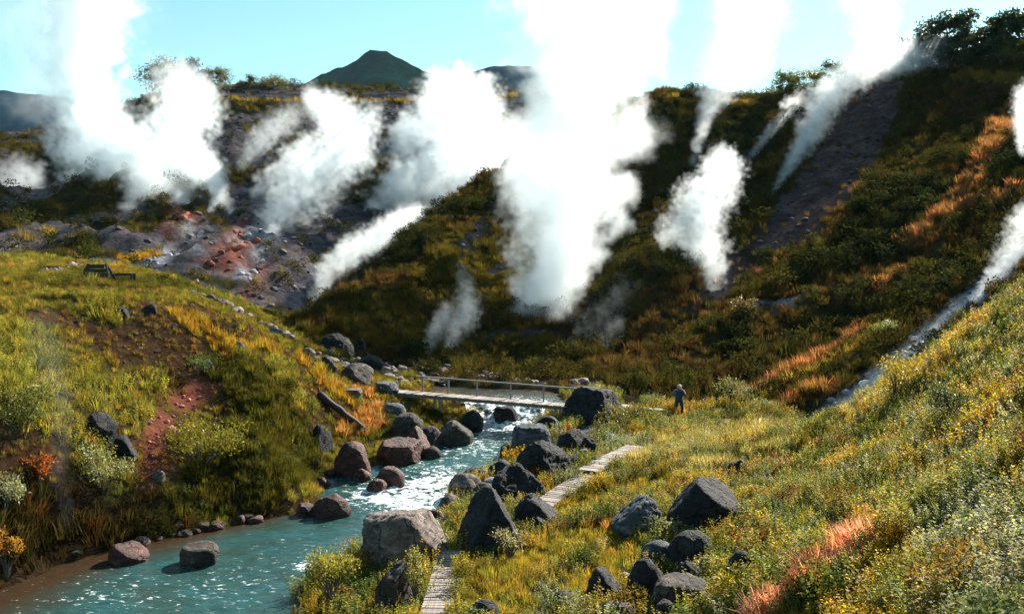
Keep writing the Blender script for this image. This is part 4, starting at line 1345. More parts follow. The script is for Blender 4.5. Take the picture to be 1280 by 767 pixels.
def scrub_clump(seed, n=150, size=1.0):
    r = np.random.default_rng(seed)
    V, F, var = [], [], []
    lobes = [(r.uniform(-.4, .4), r.uniform(-.4, .4), r.uniform(.25, .62), r.uniform(.22, .4)) for _ in range(6)]
    for k in range(n):
        lx, ly, lz, lr = lobes[k % 6]
        v = r.normal(size=3)
        v /= np.linalg.norm(v)
        c = np.array([lx, ly, lz]) + v * lr * r.uniform(.55, 1.05)
        if c[2] < 0:
            c[2] = abs(c[2]) * .5
        dv = v + r.normal(size=3) * .6
        dv /= np.linalg.norm(dv)
        nr = v + r.normal(size=3) * .5
        leaf_quad(V, F, c, dv, nr / np.linalg.norm(nr), r.uniform(.11, .2) * size, r.uniform(.07, .12) * size)
        var.append(min(1, abs(r.normal() * .22 + .42)))
    m = raw_mesh('scrub_clump', V, F)
    set_leafvar(m, var, seed)
    return m


def stone_piece(seed):
    V, F = boulder_mesh(seed + 400, 2, 9, (.5, .9), .08)
    m = raw_mesh('stone_piece', V * np.array([.62, .5, .4]) + np.array([0, 0, .12]), F, smooth_shade=False)
    set_leafvar(m, np.full(len(F), .5), seed)
    return m


PIECES = {}
for kind_, maker, mat_ in (('grass', grass_tuft, 'grass'), ('herb', herb_tuft, 'leaf'), ('scrub', scrub_clump, 'scrub'), ('bush', bush_clump, 'scrub'), ('stone', stone_piece, 'scree')):
    cc_ = bpy.data.collections.new(kind_ + '_pieces')
    for v in range(5):
        me = maker(50 + v * 7)
        me.materials.append(M[mat_])
        cc_.objects.link(bpy.data.objects.new('%s_piece_%d' % (kind_, v), me))
    PIECES[kind_] = (cc_, 5)


def scatter_group(cc_):
    g = bpy.data.node_groups.new('scatter', 'GeometryNodeTree')
    g.interface.new_socket('Geometry', in_out='INPUT', socket_type='NodeSocketGeometry')
    g.interface.new_socket('Geometry', in_out='OUTPUT', socket_type='NodeSocketGeometry')
    gi, go = g.nodes.new('NodeGroupInput'), g.nodes.new('NodeGroupOutput')
    ip = g.nodes.new('GeometryNodeInstanceOnPoints')
    ci = g.nodes.new('GeometryNodeCollectionInfo')
    ci.inputs['Collection'].default_value = cc_
    ci.inputs['Separate Children'].default_value = True
    ci.inputs['Reset Children'].default_value = True

    def attr(nm, ty):
        n = g.nodes.new('GeometryNodeInputNamedAttribute')
        n.data_type = ty
        n.inputs[0].default_value = nm
        return n.outputs[0]
    g.links.new(gi.outputs[0], ip.inputs['Points'])
    g.links.new(ci.outputs[0], ip.inputs['Instance'])
    ip.inputs['Pick Instance'].default_value = True
    g.links.new(attr('var', 'INT'), ip.inputs['Instance Index'])
    g.links.new(attr('rot', 'FLOAT_VECTOR'), ip.inputs['Rotation'])
    g.links.new(attr('scl', 'FLOAT_VECTOR'), ip.inputs['Scale'])
    g.links.new(ip.outputs[0], go.inputs[0])
    return g


SG = {k: scatter_group(v[0]) for k, v in PIECES.items()}
keep = np.array(KEEP_OUT)
paths = np.array(PATHS)


def scatter(patch, seed, names, dens=1.0):
    r = np.random.default_rng(seed)
    V, F = patch.V, patch.F
    q = V[F]
    area = np.linalg.norm(np.cross(q[:, 2] - q[:, 0], q[:, 3] - q[:, 1]), axis=1) / 2
    cen = q.mean(1)
    nrm = np.cross(q[:, 2] - q[:, 0], q[:, 3] - q[:, 1])
    nrm /= np.linalg.norm(nrm, axis=1)[:, None]
    px, py, d = project(cen)
    vis = (px > -120) & (px < 1400) & (py > -60) & (py < 900) & (d > 6)
    others = [p for p in PATCH.values() if p is not patch]
    oz = np.max([p.h(cen[:, 0], cen[:, 1]) for p in others], axis=0)
    vis &= oz < cen[:, 2] + 0.03
    vis &= (cen[:, 2] > river_z(cen[:, 1]) + 0.05) | (cen[:, 0] > 6) | (cen[:, 1] > 56)
    vis &= (nrm * (cen - [0, 0, CAMZ])).sum(1) < 6.0          # drop what faces well away behind the crests
    sty = patch.style[F[:, 0]]
    by_kind = {}
    for si, s in enumerate(STYLE_LIST):
        fk = np.where(vis & (sty == si))[0]
        if not len(fk):
            continue
        for kind_, den, h0, h1, cols in STYLES[s]['veg']:
            lam = area[fk] * den * dens
            cnt = r.poisson(lam)
            f = np.repeat(fk, cnt)
            if not len(f):
                continue
            a_, b_ = r.random(len(f))[:, None], r.random(len(f))[:, None]
            Pn = (q[f, 0] * (1 - a_) + q[f, 1] * a_) * (1 - b_) + (q[f, 3] * (1 - a_) + q[f, 2] * a_) * b_
            ok = np.ones(len(Pn), bool)
            if patch.key in ('left', 'right'):
                for kx, ky, rx, ry_ in KEEP_OUT:
                    ok &= ((Pn[:, 0] - kx) / rx) ** 2 + ((Pn[:, 1] - ky) / ry_) ** 2 > 1
                for x_, y_, w_ in PATHS:
                    ok &= (Pn[:, 0] - x_) ** 2 + (Pn[:, 1] - y_) ** 2 > (w_ + .05) ** 2
            Pn, nf = Pn[ok], nrm[f][ok]
            n_ = len(Pn)
            if not n_:
                continue
            cl = np.array(cols)
            coh = (fbm(Pn / 1.4 + 3, 3) + 1) / 2 + r.normal(size=n_) * .18
            ci_ = np.clip((coh * len(cl)).astype(int), 0, len(cl) - 1)
            ci_ = np.where(r.random(n_) < .3, r.integers(0, len(cl), n_), ci_)
            c = cl[ci_] * np.exp(r.normal(size=(n_, 1)) * .22) * (1 + r.normal(size=(n_, 3)) * .05)
            hgt = r.uniform(h0, h1, n_) * (1 + .75 * fbm(Pn / (1.3 if patch.key in ('left', 'right') else 3.0) + 8, 3))
            wide = hgt * r.uniform(.8, 1.25, n_)
            rot = np.c_[-nf[:, 1] * .35 + r.normal(size=n_) * .12, nf[:, 0] * .35 + r.normal(size=n_) * .12, r.uniform(0, 6.283, n_)]
            by_kind.setdefault(kind_, []).append((Pn, c, rot, np.c_[wide, wide, hgt]))
    for kind_, parts in by_kind.items():
        Pn, c, rot, sc = (np.concatenate([p[k] for p in parts]) for k in range(4))
        m = bpy.data.meshes.new(kind_ + '_points')
        m.vertices.add(len(Pn))
        m.vertices.foreach_set('co', Pn.astype(np.float32).ravel())
        m.attributes.new('col', 'FLOAT_COLOR', 'POINT').data.foreach_set('color', np.c_[np.clip(c, .004, .8), np.ones(len(c))].astype(np.float32).ravel())
        m.attributes.new('rot', 'FLOAT_VECTOR', 'POINT').data.foreach_set('vector', rot.astype(np.float32).ravel())
        m.attributes.new('scl', 'FLOAT_VECTOR', 'POINT').data.foreach_set('vector', sc.astype(np.float32).ravel())
        m.attributes.new('var', 'INT', 'POINT').data.foreach_set('value', r.integers(0, PIECES[kind_][1], len(Pn)).astype(np.int32))
        nm, lb, ct = names[kind_]
        o = link(nm, m)
        tag(o, lb, ct, kind='stuff')
        md = o.modifiers.new('scatter', 'NODES')
        md.node_group = SG[kind_]
        print('scatter', nm, len(Pn))


scatter(L_, 1, {'grass': ('bank_grass', 'yellow-green and rusty grass covering the terrace and its stream bank', 'grass'),
                'bush': ('bank_scrub', 'low leafy scrub dotted over the terrace and its stream bank', 'scrub'),
                'herb': ('bank_herbs', 'yellow-green leafy herbs on the sunlit bank above the earth cliff', 'herbs'),
                'stone': ('bank_gravel', 'small stones scattered over red soil, heath and gravel of the bank', 'gravel')})
scatter(R_, 2, {'grass': ('meadow_grass', 'gold, orange and pink grass around boulders and boardwalk', 'grass'),
                'bush': ('slope_scrub', 'coarser leafy clumps among the herbs of the near slope', 'scrub'),
                'herb': ('slope_herbs', 'dense leafy autumn herbs covering the near slope', 'herbs'),
                'stone': ('meadow_gravel', 'gravel between the boulders beside the stream', 'gravel')})
scatter(H_, 3, {'grass': ('hillside_grass', 'olive and rust grass on the spur and steep hillside', 'grass'),
                'scrub': ('hillside_scrub', 'dark low scrub on the steep hillside', 'scrub'),
                'stone': ('hillside_scree', 'loose purple and white stones of the scree and hot gully', 'scree')}, 1.1)
scatter(K_, 4, {'grass': ('plateau_grass', 'golden grass along the plateau rim and back slopes', 'grass'),
                'scrub': ('plateau_scrub', 'dark scrub on the slopes below the plateau', 'scrub'),
                'stone': ('fumarole_scree', 'broken dark rock strewn over the fumarole slope', 'scree')}, .8)


# ------------------------------------------------------------------ shrubs as things of their own
def shrub(box, label, c0, c1, seed, name='shrub', category='shrub', n=900, leaf=.09, gloss=.15, d=None, transl=.4, dome=True):
    x0, y0, x1, y1 = box
    hit = sight((x0 + x1) / 2, y1 - 2)
    if hit is None:
        return None
    dd_ = project(hit)[2]
    w, h = (x1 - x0) * dd_ / FPX, (y1 - y0) * dd_ / FPX
    r = np.random.default_rng(seed)
    root = link(name, None, loc=hit + np.array([0, w * .2, -.05]))
    tag(root, label, category)
    mb = MB()
    tips = []
    for k in range(11):
        a_ = r.uniform(0, 6.283)
        e = np.array([math.cos(a_) * w * .42 * r.random() ** .5, math.sin(a_) * w * .42 * r.random() ** .5, h * r.uniform(.45, .85)])
        mid = e * np.array([.35, .35, .55])
        mb.tube([(0, 0, -.1), mid, e], [.025, .018, .006], 5, False)
        tips.append(e)
    mb.build('stems', M['bark'], root)
    V, F, var = [], [], []
    for k in range(n):
        e = tips[k % len(tips)]
        lr = w * r.uniform(.14, .26)
        v = r.normal(size=3)
        v /= np.linalg.norm(v)
        c = e + v * lr * r.uniform(.3, 1.0) * np.array([1, 1, .8])
        c[2] = max(c[2], .02)
        dv = v * .5 + np.array([0, 0, .4]) + r.normal(size=3) * .6
        dv /= np.linalg.norm(dv)
        nr = v + np.array([0, 0, .5]) + r.normal(size=3) * .5
        leaf_quad(V, F, c, dv, nr / np.linalg.norm(nr), leaf * r.uniform(.7, 1.4), leaf * r.uniform(.35, .6))
        var.append(r.random())
    m = raw_mesh('foliage', V, F)
    set_leafvar(m, var, 0)
    link('foliage', m, mat_leaf_fixed('leaf_%s_%d' % (name, seed), c0, c1, gloss, transl), root)
    return root


shrub((88, 548, 158, 628), 'pale silvery willow shrub hanging over the earth cliff', (.10, .13, .06), (.36, .40, .24), 5, 'willow_shrub', n=1300)
shrub((192, 522, 300, 605), 'bright yellow-green bush beside the red soil scar', (.10, .11, .015), (.26, .23, .03), 6, 'leafy_bush', 'bush', n=2000)
shrub((-20, 478, 60, 560), 'tall green shrub on the bank above the dark cliff', (.06, .08, .02), (.2, .21, .05), 7, 'leafy_bush', 'bush', n=1500)
shrub((-30, 590, 28, 645), 'silvery leaved shrub at the foot of the earth cliff', (.12, .14, .08), (.34, .36, .22), 8, 'willow_shrub', n=800)
shrub((228, 446, 260, 473), 'small round blue-green bush on the terrace slope', (.05, .09, .04), (.12, .17, .06), 9, 'round_bush', 'bush', n=700, leaf=.07)
shrub((20, 570, 66, 604), 'rusty orange tussock on the cliff edge below the willow', (.22, .06, .015), (.40, .13, .03), 10, 'rusty_tussock', 'tussock', n=700)
shrub((-15, 650, 24, 730), 'orange and yellow tussock at the water under the cliff', (.25, .10, .02), (.42, .26, .04), 11, 'rusty_tussock', 'tussock', n=700)
shrub((750, 505, 808, 545), 'grassy green bush leaning on the largest dark boulder', (.06, .07, .015), (.2, .18, .04), 12, 'leafy_bush', 'bush', n=1100)
shrub((1090, 438, 1158, 505), 'yellow bush with upright shoots on the crest of the near slope', (.2, .17, .02), (.42, .32, .05), 13, 'yellow_bush', 'bush', n=900)
shrub((1095, 400, 1128, 425), 'pale green shrub above the hot gully', (.12, .14, .06), (.28, .3, .15), 14, 'willow_shrub', n=600)
shrub((900, 476, 960, 512), 'grey-green willow shrub behind the hiker', (.07, .09, .04), (.22, .25, .13), 15, 'willow_shrub', n=900)
shrub((880, 715, 945, 765), 'low yellow bush between black dome stone and mossy slab', (.2, .17, .02), (.36, .28, .03), 16, 'yellow_bush', 'bush', n=700, leaf=.07)
shrub((1160, 478, 1225, 535), 'dark green bush on the near slope', (.04, .06, .03), (.13, .16, .08), 17, 'leafy_bush', 'bush', n=1000)
shrub((815, 640, 855, 690), 'pale sprigs in front of the low grey boulder', (.12, .14, .05), (.3, .32, .18), 18, 'leafy_sprigs', 'plant', n=350, leaf=.07)
shrub((375, 690, 450, 767), 'bright yellow-green shrub at the water edge below the tan boulder', (.14, .15, .03), (.34, .30, .06), 19, 'leafy_bush', 'bush', n=1300)
shrub((495, 680, 545, 760), 'pale sprigs between tan boulder and boardwalk', (.12, .13, .03), (.34, .32, .14), 20, 'leafy_sprigs', 'plant', n=700, leaf=.07)
shrub((615, 660, 660, 705), 'white flecked sprigs at the foot of the pointed boulder', (.13, .13, .07), (.4, .38, .28), 22, 'leafy_sprigs', 'plant', n=420, leaf=.07)
shrub((915, 372, 950, 402), 'feathery brown-green bush high on the steep hillside', (.06, .06, .02), (.2, .15, .06), 23, 'leafy_bush', 'bush', n=700, leaf=.16)


# ------------------------------------------------------------------ trees on the ridges
def tree_data(seed, H, Wd):
    r = np.random.default_rng(seed)
    tr = MB()
    segs = 6
    lean = r.normal() * .12
    tp = [(lean * H * (k / segs) ** 1.5 + r.normal() * .02 * H, r.normal() * .02 * H, H * .72 * k / segs - .2) for k in range(segs + 1)]
    tr.tube(tp, [H * .032 * (1 - .75 * k / segs) for k in range(segs + 1)], 7)
    tips = []
    for k in range(13):
        s = r.integers(1, segs)
        b = np.array(tp[s])
        a_ = k * 2.4 + r.normal() * .4
        L = Wd * .5 * r.uniform(.6, 1.05) * (1.1 - .45 * s / segs)
        e = b + np.array([math.cos(a_) * L, math.sin(a_) * L, H * r.uniform(.08, .28)])
        m_ = (b + e) / 2 + np.array([0, 0, -.04 * H])
        tr.tube([b, m_, e], [H * .014, H * .01, H * .004], 5, False)
        tips.append((e, Wd * r.uniform(.15, .26)))
        tips.append(((b + e) / 2 + np.array([0, 0, .06 * H]), Wd * r.uniform(.08, .15)))
    tips.append((np.array(tp[-1]) + np.array([0, 0, H * .12]), Wd * .2))
    V, F, var = [], [], []
    for k in range(4200):
        e, lr = tips[r.integers(0, len(tips))]
        v = r.normal(size=3)
        v /= np.linalg.norm(v)
        c = e + v * lr * r.uniform(.25, 1.0) * np.array([1, 1, .75])
        dv = r.normal(size=3)
        dv /= np.linalg.norm(dv)
        nr = v + r.normal(size=3) * .6 + np.array([0, 0, .4])
        leaf_quad(V, F, c, dv, nr / np.linalg.norm(nr), H * r.uniform(.035, .065), H * r.uniform(.025, .042))
        var.append(r.random())
    cm = raw_mesh('crown', V, F)
    set_leafvar(cm, var, 0)
    return tr.mesh('trunk', True), cm


M['birch_dark'] = mat_leaf_fixed('birch_leaves_dark', (.018, .034, .02), (.06, .085, .035), .2, .3)
M['birch_light'] = mat_leaf_fixed('birch_leaves_light', (.05, .07, .02), (.14, .15, .04), .2, .35)
TREES = [
    (206, 122, 46, 62, 'spreading birch half veiled by steam on the plateau rim', 'birch_dark', 'back'),
    (243, 119, 42, 44, 'tall birch next to the steam on the plateau rim', 'birch_dark', 'back'),
    (272, 120, 30, 40, 'olive birch on the slope edge where the plateau begins', 'birch_light', 'back'),
    (312, 116, 20, 26, 'small dark birch standing alone on the plateau grass', 'birch_dark', 'back'),
    (343, 116, 20, 44, 'low wide light-green birch on the plateau grass', 'birch_light', 'back'),
    (980, 126, 36, 46, 'round light-green birch on the ridge above the purple scree', 'birch_light', 'hill'),
    (1022, 117, 30, 52, 'wide low birch on the ridge beside the round one', 'birch_light', 'hill'),
    (1050, 112, 34, 46, 'dark birch on the ridge beside the steam streak', 'birch_dark', 'hill'),
    (1140, 95, 58, 52, 'dark birch wrapped in steam at the top of the scree', 'birch_dark', 'hill'),
    (1192, 92, 76, 62, 'tallest dark birch on the ridge of the steep hillside', 'birch_dark', 'hill'),
    (1222, 92, 52, 44, 'thin-crowned birch right behind the tallest birch', 'birch_dark', 'hill'),
    (1250, 94, 72, 50, 'open-crowned birch with sky showing through', 'birch_dark', 'hill'),
    (1282, 94, 82, 56, 'dark birch at the high end of the ridge', 'birch_dark', 'hill'),
    (1166, 94, 50, 46, 'rounded birch between the steam-wrapped birch and the tallest one', 'birch_dark', 'hill'),
    (1208, 94, 58, 58, 'broad dark birch filling the gap under the tallest birch', 'birch_dark', 'hill'),
    (1236, 96, 44, 56, 'bushy birch low under the open-crowned birch', 'birch_dark', 'hill'),
    (1268, 98, 34, 40, 'low olive birch at the foot of the open-crowned birch', 'birch_light', 'hill'),
]
for k, (px, py, hp, wp, lb, mt_, pk) in enumerate(TREES):
    p_ = None
    for dy in range(0, 60, 2):
        p_ = sight(px, py + dy, pk)
        if p_ is not None:
            break
    if p_ is None:
        continue
    dd_ = project(p_)[2] + 3.0
    q_w = W(px, py, dd_)
    gz = float(PATCH[pk].h(q_w[0], q_w[1])[0])
    tm, cm = tree_data(300 + k, hp * dd_ / FPX * 1.05, wp * dd_ / FPX * 1.05)
    root = link('birch_tree', None, loc=(q_w[0], q_w[1], gz - .1))
    tag(root, lb, 'tree', 'birches along the ridges')
    link('trunk', tm, M['bark'], root)
    link('crown', cm, M[mt_], root)

# ------------------------------------------------------------------ the hiker
hp_ = sight(849, 521)
M['jacket'] = mat_plain('blue_jacket', (.012, .05, .10))
M['sleeve'] = mat_plain('light_blue_sleeve', (.03, .11, .16))
M['trouser'] = mat_plain('navy_trousers', (.012, .03, .07))
M['skin'] = mat_plain('skin', (.42, .20, .14), .6)
M['boot'] = mat_plain('dark_boots', (.02, .016, .013))
M['cap'] = mat_plain('pale_cap', (.30, .29, .28))
M['black'] = mat_plain('black_plastic', (.012, .012, .013), .4)
M['pack'] = mat_plain('dark_red_pack', (.13, .03, .03))
J = {'pel': (0, 0, .80), 'chest': (0, -.10, 1.10), 'neck': (0, -.17, 1.24), 'head': (0, -.21, 1.34), 'top': (0, -.22, 1.45),
     'shL': (-.19, -.12, 1.18), 'elL': (-.27, -.30, 1.06), 'wrL': (-.14, -.42, 1.29), 'shR': (.19, -.12, 1.18), 'elR': (.25, -.30, 1.03), 'wrR': (.13, -.42, 1.28),
     'hpL': (-.10, 0, .76), 'knL': (-.13, -.12, .43), 'anL': (-.13, .02, .09), 'toL': (-.14, -.15, .03),
     'hpR': (.10, 0, .76), 'knR': (.14, -.08, .43), 'anR': (.14, .06, .09), 'toR': (.15, -.11, .03), 'hdL': (-.07, -.44, 1.33), 'hdR': (.07, -.44, 1.33)}
Rr = {'pel': .15, 'chest': .17, 'neck': .06, 'head': .10, 'top': .075, 'shL': .085, 'elL': .058, 'wrL': .038, 'shR': .085, 'elR': .058, 'wrR': .038, 'hpL': .105, 'knL': .075, 'anL': .052, 'toL': .045,
      'hpR': .105, 'knR': .075, 'anR': .052, 'toR': .045, 'hdL': .035, 'hdR': .035}
E_ = [('pel', 'chest', 0), ('chest', 'neck', 0), ('neck', 'head', 3), ('head', 'top', 3), ('chest', 'shL', 0), ('shL', 'elL', 1), ('elL', 'wrL', 1), ('wrL', 'hdL', 3), ('chest', 'shR', 0), ('shR', 'elR', 0), ('elR', 'wrR', 0), ('wrR', 'hdR', 3),
      ('pel', 'hpL', 2), ('hpL', 'knL', 2), ('knL', 'anL', 2), ('anL', 'toL', 4), ('pel', 'hpR', 2), ('hpR', 'knR', 2), ('knR', 'anR', 2), ('anR', 'toR', 4)]
keys = list(J)
sm_ = bpy.data.meshes.new('figure')
sm_.from_pydata([J[k] for k in keys], [(keys.index(a_), keys.index(b_)) for a_, b_, _ in E_], [])
tmp = bpy.data.objects.new('figure', sm_)
COL.objects.link(tmp)
tmp.modifiers.new('skin', 'SKIN').use_smooth_shade = True
for k, v in zip(keys, sm_.skin_vertices[0].data):
    v.radius = (Rr[k], Rr[k] * (.8 if k in ('chest', 'pel') else 1))
    v.use_root = k == 'pel'
tmp.modifiers.new('sub', 'SUBSURF').levels = 2
dg = bpy.context.evaluated_depsgraph_get()
bm_ = bpy.data.meshes.new_from_object(tmp.evaluated_get(dg))
COL.objects.unlink(tmp)
bpy.data.objects.remove(tmp)
bm_.materials.clear()
for k in ('jacket', 'sleeve', 'trouser', 'skin', 'boot'):
    bm_.materials.append(M[k])
segA = np.array([J[e[0]] for e in E_])
segB = np.array([J[e[1]] for e in E_])
for pl in bm_.polygons:
    c = np.array(pl.center)
    ab = segB - segA
    t_ = np.clip(((c - segA) * ab).sum(1) / (ab * ab).sum(1), 0, 1)
    pl.material_index = E_[int(np.argmin(np.linalg.norm(c - segA - t_[:, None] * ab, axis=1)))][2]
    pl.use_smooth = True
man = link('person', bm_, loc=hp_ + np.array([0, .1, -.02]), rot=(0, 0, RAD(-8)), scale=(1.02, 1.02, 1.02))
tag(man, 'person in blue jacket bending forward with camera raised to the face', 'person')
capm = MB()
capm.tube([(0, -.2, 1.40), (0, -.215, 1.46), (0, -.22, 1.50)], [.118, .10, .04], 12)
capm.box((0, -.34, 1.42), .16, .12, .015)
capm.build('cap', M['cap'], man, True)
cm_ = MB()
cm_.box((0, 0, 0), .15, .07, .10)
cm_.tube([(0, -.03, 0), (0, -.12, 0)], [.045, .04], 12)
co_ = cm_.build('camera_body', M['black'], loc=hp_ + np.array([-.06, -.36, 1.33]), rot=(0, 0, RAD(-8)))
tag(co_, 'small black camera held up by the hiker', 'camera')
bk = MB()
bk.tube([(0, 0, 0), (0, .02, .12), (0, .02, .34), (0, -.02, .46)], [.12, .17, .16, .07], 10)
bo = bk.build('backpack', M['pack'], smooth_shade=True, loc=hp_ + np.array([0, .17, .84]), rot=(RAD(14), 0, RAD(-8)))
tag(bo, 'dark red backpack carried by the hiker', 'backpack')


# ------------------------------------------------------------------ steam
def mat_steam(name, density, aniso):
    m, t_, out_ = new_mat(name)
    pv = t_.nodes.new('ShaderNodeVolumePrincipled')
    pv.inputs['Color'].default_value = (.90, .95, .965, 1)
    pv.inputs['Density'].default_value = density
    pv.inputs['Anisotropy'].default_value = aniso
    t_.links.new(pv.outputs[0], out_.inputs['Volume'])
    return m


M['steam'] = mat_steam('steam', 0.5, 0.5)


def steam(label, lines, voxel, density, warp=.9, nscale=None, erode=.5, soft=.5, seed=0.0):
    """A plume: lines of (px, py, apparent radius, depth[, strength]); density field filled into a fog volume by geometry nodes."""
    pts = []
    for ln in lines:
        w = [(W(q[0], q[1], q[3]), q[2] * q[3] / FPX, q[4] if len(q) > 4 else 1.0) for q in ln]
        if len(w) == 1:
            pts.append((*w[0][0], w[0][1], w[0][2]))
        for (a_, ra, sa_), (b_, rb, sb_) in zip(w[:-1], w[1:]):
            n = max(2, int(np.linalg.norm(b_ - a_) / (0.3 * min(ra, rb))))
            for k in range(n):
                f = k / n
                pts.append((*(a_ * (1 - f) + b_ * f), ra * (1 - f) + rb * f, sa_ * (1 - f) + sb_ * f))
        pts.append((*w[-1][0], w[-1][1], w[-1][2]))
    pts = np.array(pts)
    rl = np.random.default_rng(int(seed * 10) + 3)
    lob = []
    for p_ in pts:
        for _ in range(3):
            v_ = rl.normal(size=3)
            v_ /= np.linalg.norm(v_)
            k_ = rl.uniform(.28, .55)
            lob.append((*(p_[:3] + v_ * p_[3] * (1.12 - .5 * k_)), p_[3] * k_, p_[4]))
    lob = np.array(lob)

    def guide_of(arr):
        me = bpy.data.meshes.new('steam_path')
        me.from_pydata([tuple(p_[:3]) for p_ in arr], [], [])
        me.attributes.new('rad', 'FLOAT', 'POINT').data.foreach_set('value', arr[:, 3].astype(np.float32))
        me.attributes.new('den', 'FLOAT', 'POINT').data.foreach_set('value', (arr[:, 4] * density).astype(np.float32))
        return bpy.data.objects.new('steam_path', me)
    rm = float(np.mean(pts[:, 3]))
    g = bpy.data.node_groups.new('steam', 'GeometryNodeTree')
    g.interface.new_socket('Geometry', in_out='INPUT', socket_type='NodeSocketGeometry')
    g.interface.new_socket('Geometry', in_out='OUTPUT', socket_type='NodeSocketGeometry')
    A_, Lk = g.nodes.new, g.links.new
    go = A_('NodeGroupOutput')
    geoms = []
    for arr in (pts, lob):
        oi = A_('GeometryNodeObjectInfo')
        oi.inputs['Object'].default_value = guide_of(arr)
        geoms.append(oi.outputs['Geometry'])
    vc = A_('GeometryNodeVolumeCube')
    pad = 1.25 + .35 * warp
    lo = (pts[:, :3] - pts[:, 3:4] * pad).min(0)
    hi = (pts[:, :3] + pts[:, 3:4] * pad).max(0)
    vc.inputs['Min'].default_value = lo
    vc.inputs['Max'].default_value = hi
    for k, ax in enumerate('XYZ'):
        vc.inputs['Resolution ' + ax].default_value = max(6, int((hi[k] - lo[k]) / voxel))
    pos = A_('GeometryNodeInputPosition')

    def nz(scale, detail, rough, off):
        n = A_('ShaderNodeTexNoise')
        n.inputs['Scale'].default_value = scale
        n.inputs['Detail'].default_value = detail
        n.inputs['Roughness'].default_value = rough
        ad_ = A_('ShaderNodeVectorMath')
        ad_.operation = 'ADD'
        Lk(pos.outputs[0], ad_.inputs[0])
        ad_.inputs[1].default_value = (off, off * 1.7, -off)
        Lk(ad_.outputs[0], n.inputs['Vector'])
        return n

    def vm(op, a_, b_=None):
        n = A_('ShaderNodeVectorMath')
        n.operation = op
        for s_, v_ in ((n.inputs[0], a_), (n.inputs[1], b_)):
            if v_ is None:
                continue
            if isinstance(v_, tuple):
                s_.default_value = v_
            else:
                Lk(v_, s_)
        return n

    def mm(op, a_, b_):
        n = A_('ShaderNodeMath')
        n.operation = op
        for s_, v_ in ((n.inputs[0], a_), (n.inputs[1], b_)):
            if isinstance(v_, (int, float)):
                s_.default_value = v_
            else:
                Lk(v_, s_)
        return n.outputs[0]

    def samp(geom, ty, val, idx):
        n = A_('GeometryNodeSampleIndex')
        n.data_type = ty
        Lk(geom, n.inputs['Geometry'])
        Lk(val, n.inputs['Value'])
        Lk(idx, n.inputs['Index'])
        return n.outputs[0]

    def attr(nm):
        n = A_('GeometryNodeInputNamedAttribute')
        n.data_type = 'FLOAT'
        n.inputs[0].default_value = nm
        return n.outputs[0]
    # local radius from the unwarped position, then a warp in proportion to it
    sn0 = A_('GeometryNodeSampleNearest')
    Lk(geoms[0], sn0.inputs['Geometry'])
    Lk(pos.outputs[0], sn0.inputs['Sample Position'])
    r0 = samp(geoms[0], 'FLOAT', attr('rad'), sn0.outputs[0])
    n1 = nz(nscale or 1.8 / rm, 7, .66, seed)
    wv_ = vm('SUBTRACT', n1.outputs['Color'], (.5, .5, .5))
    sc_ = A_('ShaderNodeVectorMath')
    sc_.operation = 'SCALE'
    Lk(wv_.outputs[0], sc_.inputs[0])
    Lk(mm('MULTIPLY', r0, warp * 2.4), sc_.inputs['Scale'])
    wp_ = vm('ADD', pos.outputs[0], sc_.outputs[0]).outputs[0]
    fields = []
    for geom in geoms:
        sn = A_('GeometryNodeSampleNearest')
        Lk(geom, sn.inputs['Geometry'])
        Lk(wp_, sn.inputs['Sample Position'])
        p2 = A_('GeometryNodeInputPosition')
        ds = vm('DISTANCE', wp_, samp(geom, 'FLOAT_VECTOR', p2.outputs[0], sn.outputs[0]))
        q_ = mm('DIVIDE', ds.outputs['Value'], samp(geom, 'FLOAT', attr('rad'), sn.outputs[0]))
        fields.append((mm('SUBTRACT', 1.0, q_), samp(geom, 'FLOAT', attr('den'), sn.outputs[0])))
    body = mm('MAXIMUM', fields[0][0], mm('MULTIPLY', fields[1][0], .6))
    # torn by two sizes of turbulence: subtracts at the edge, opens holes where the plume is thin
    n2 = A_('ShaderNodeTexNoise')
    n2.inputs['Scale'].default_value = (nscale or 1.3 / rm) * 1.0
    n2.inputs['Detail'].default_value = 8
    n2.inputs['Roughness'].default_value = .64
    Lk(vm('ADD', wp_, (seed + 31.0, seed * 2.0, 7.0)).outputs[0], n2.inputs['Vector'])
    val = mm('ADD', mm('MULTIPLY', body, 1.15), mm('MULTIPLY', mm('SUBTRACT', n2.outputs['Fac'], .5 + .05 * erode), 6.5 * erode))
    mr = A_('ShaderNodeMapRange')
    mr.interpolation_type = 'SMOOTHSTEP'
    Lk(val, mr.inputs['Value'])
    mr.inputs['From Min'].default_value = .06
    mr.inputs['From Max'].default_value = .06 + soft
    inside = A_('ShaderNodeMapRange')                     # never beyond the plume's own reach
    Lk(body, inside.inputs['Value'])
    inside.inputs['From Min'].default_value = -.25
    inside.inputs['From Max'].default_value = .05
    res = mm('MULTIPLY', mm('MULTIPLY', mr.outputs[0], inside.outputs[0]), fields[0][1])
    Lk(res, vc.inputs['Density'])
    stm = A_('GeometryNodeSetMaterial')
    stm.inputs['Material'].default_value = M['steam']
    Lk(vc.outputs[0], stm.inputs[0])
    Lk(stm.outputs[0], go.inputs[0])
    vol = bpy.data.volumes.new('steam_plume')
    vol.materials.append(M['steam'])
    o_ = link('steam_plume', vol)
    o_.modifiers.new('steam', 'NODES').node_group = g
    tag(o_, label, 'steam', 'steam plumes of the valley')
    return o_


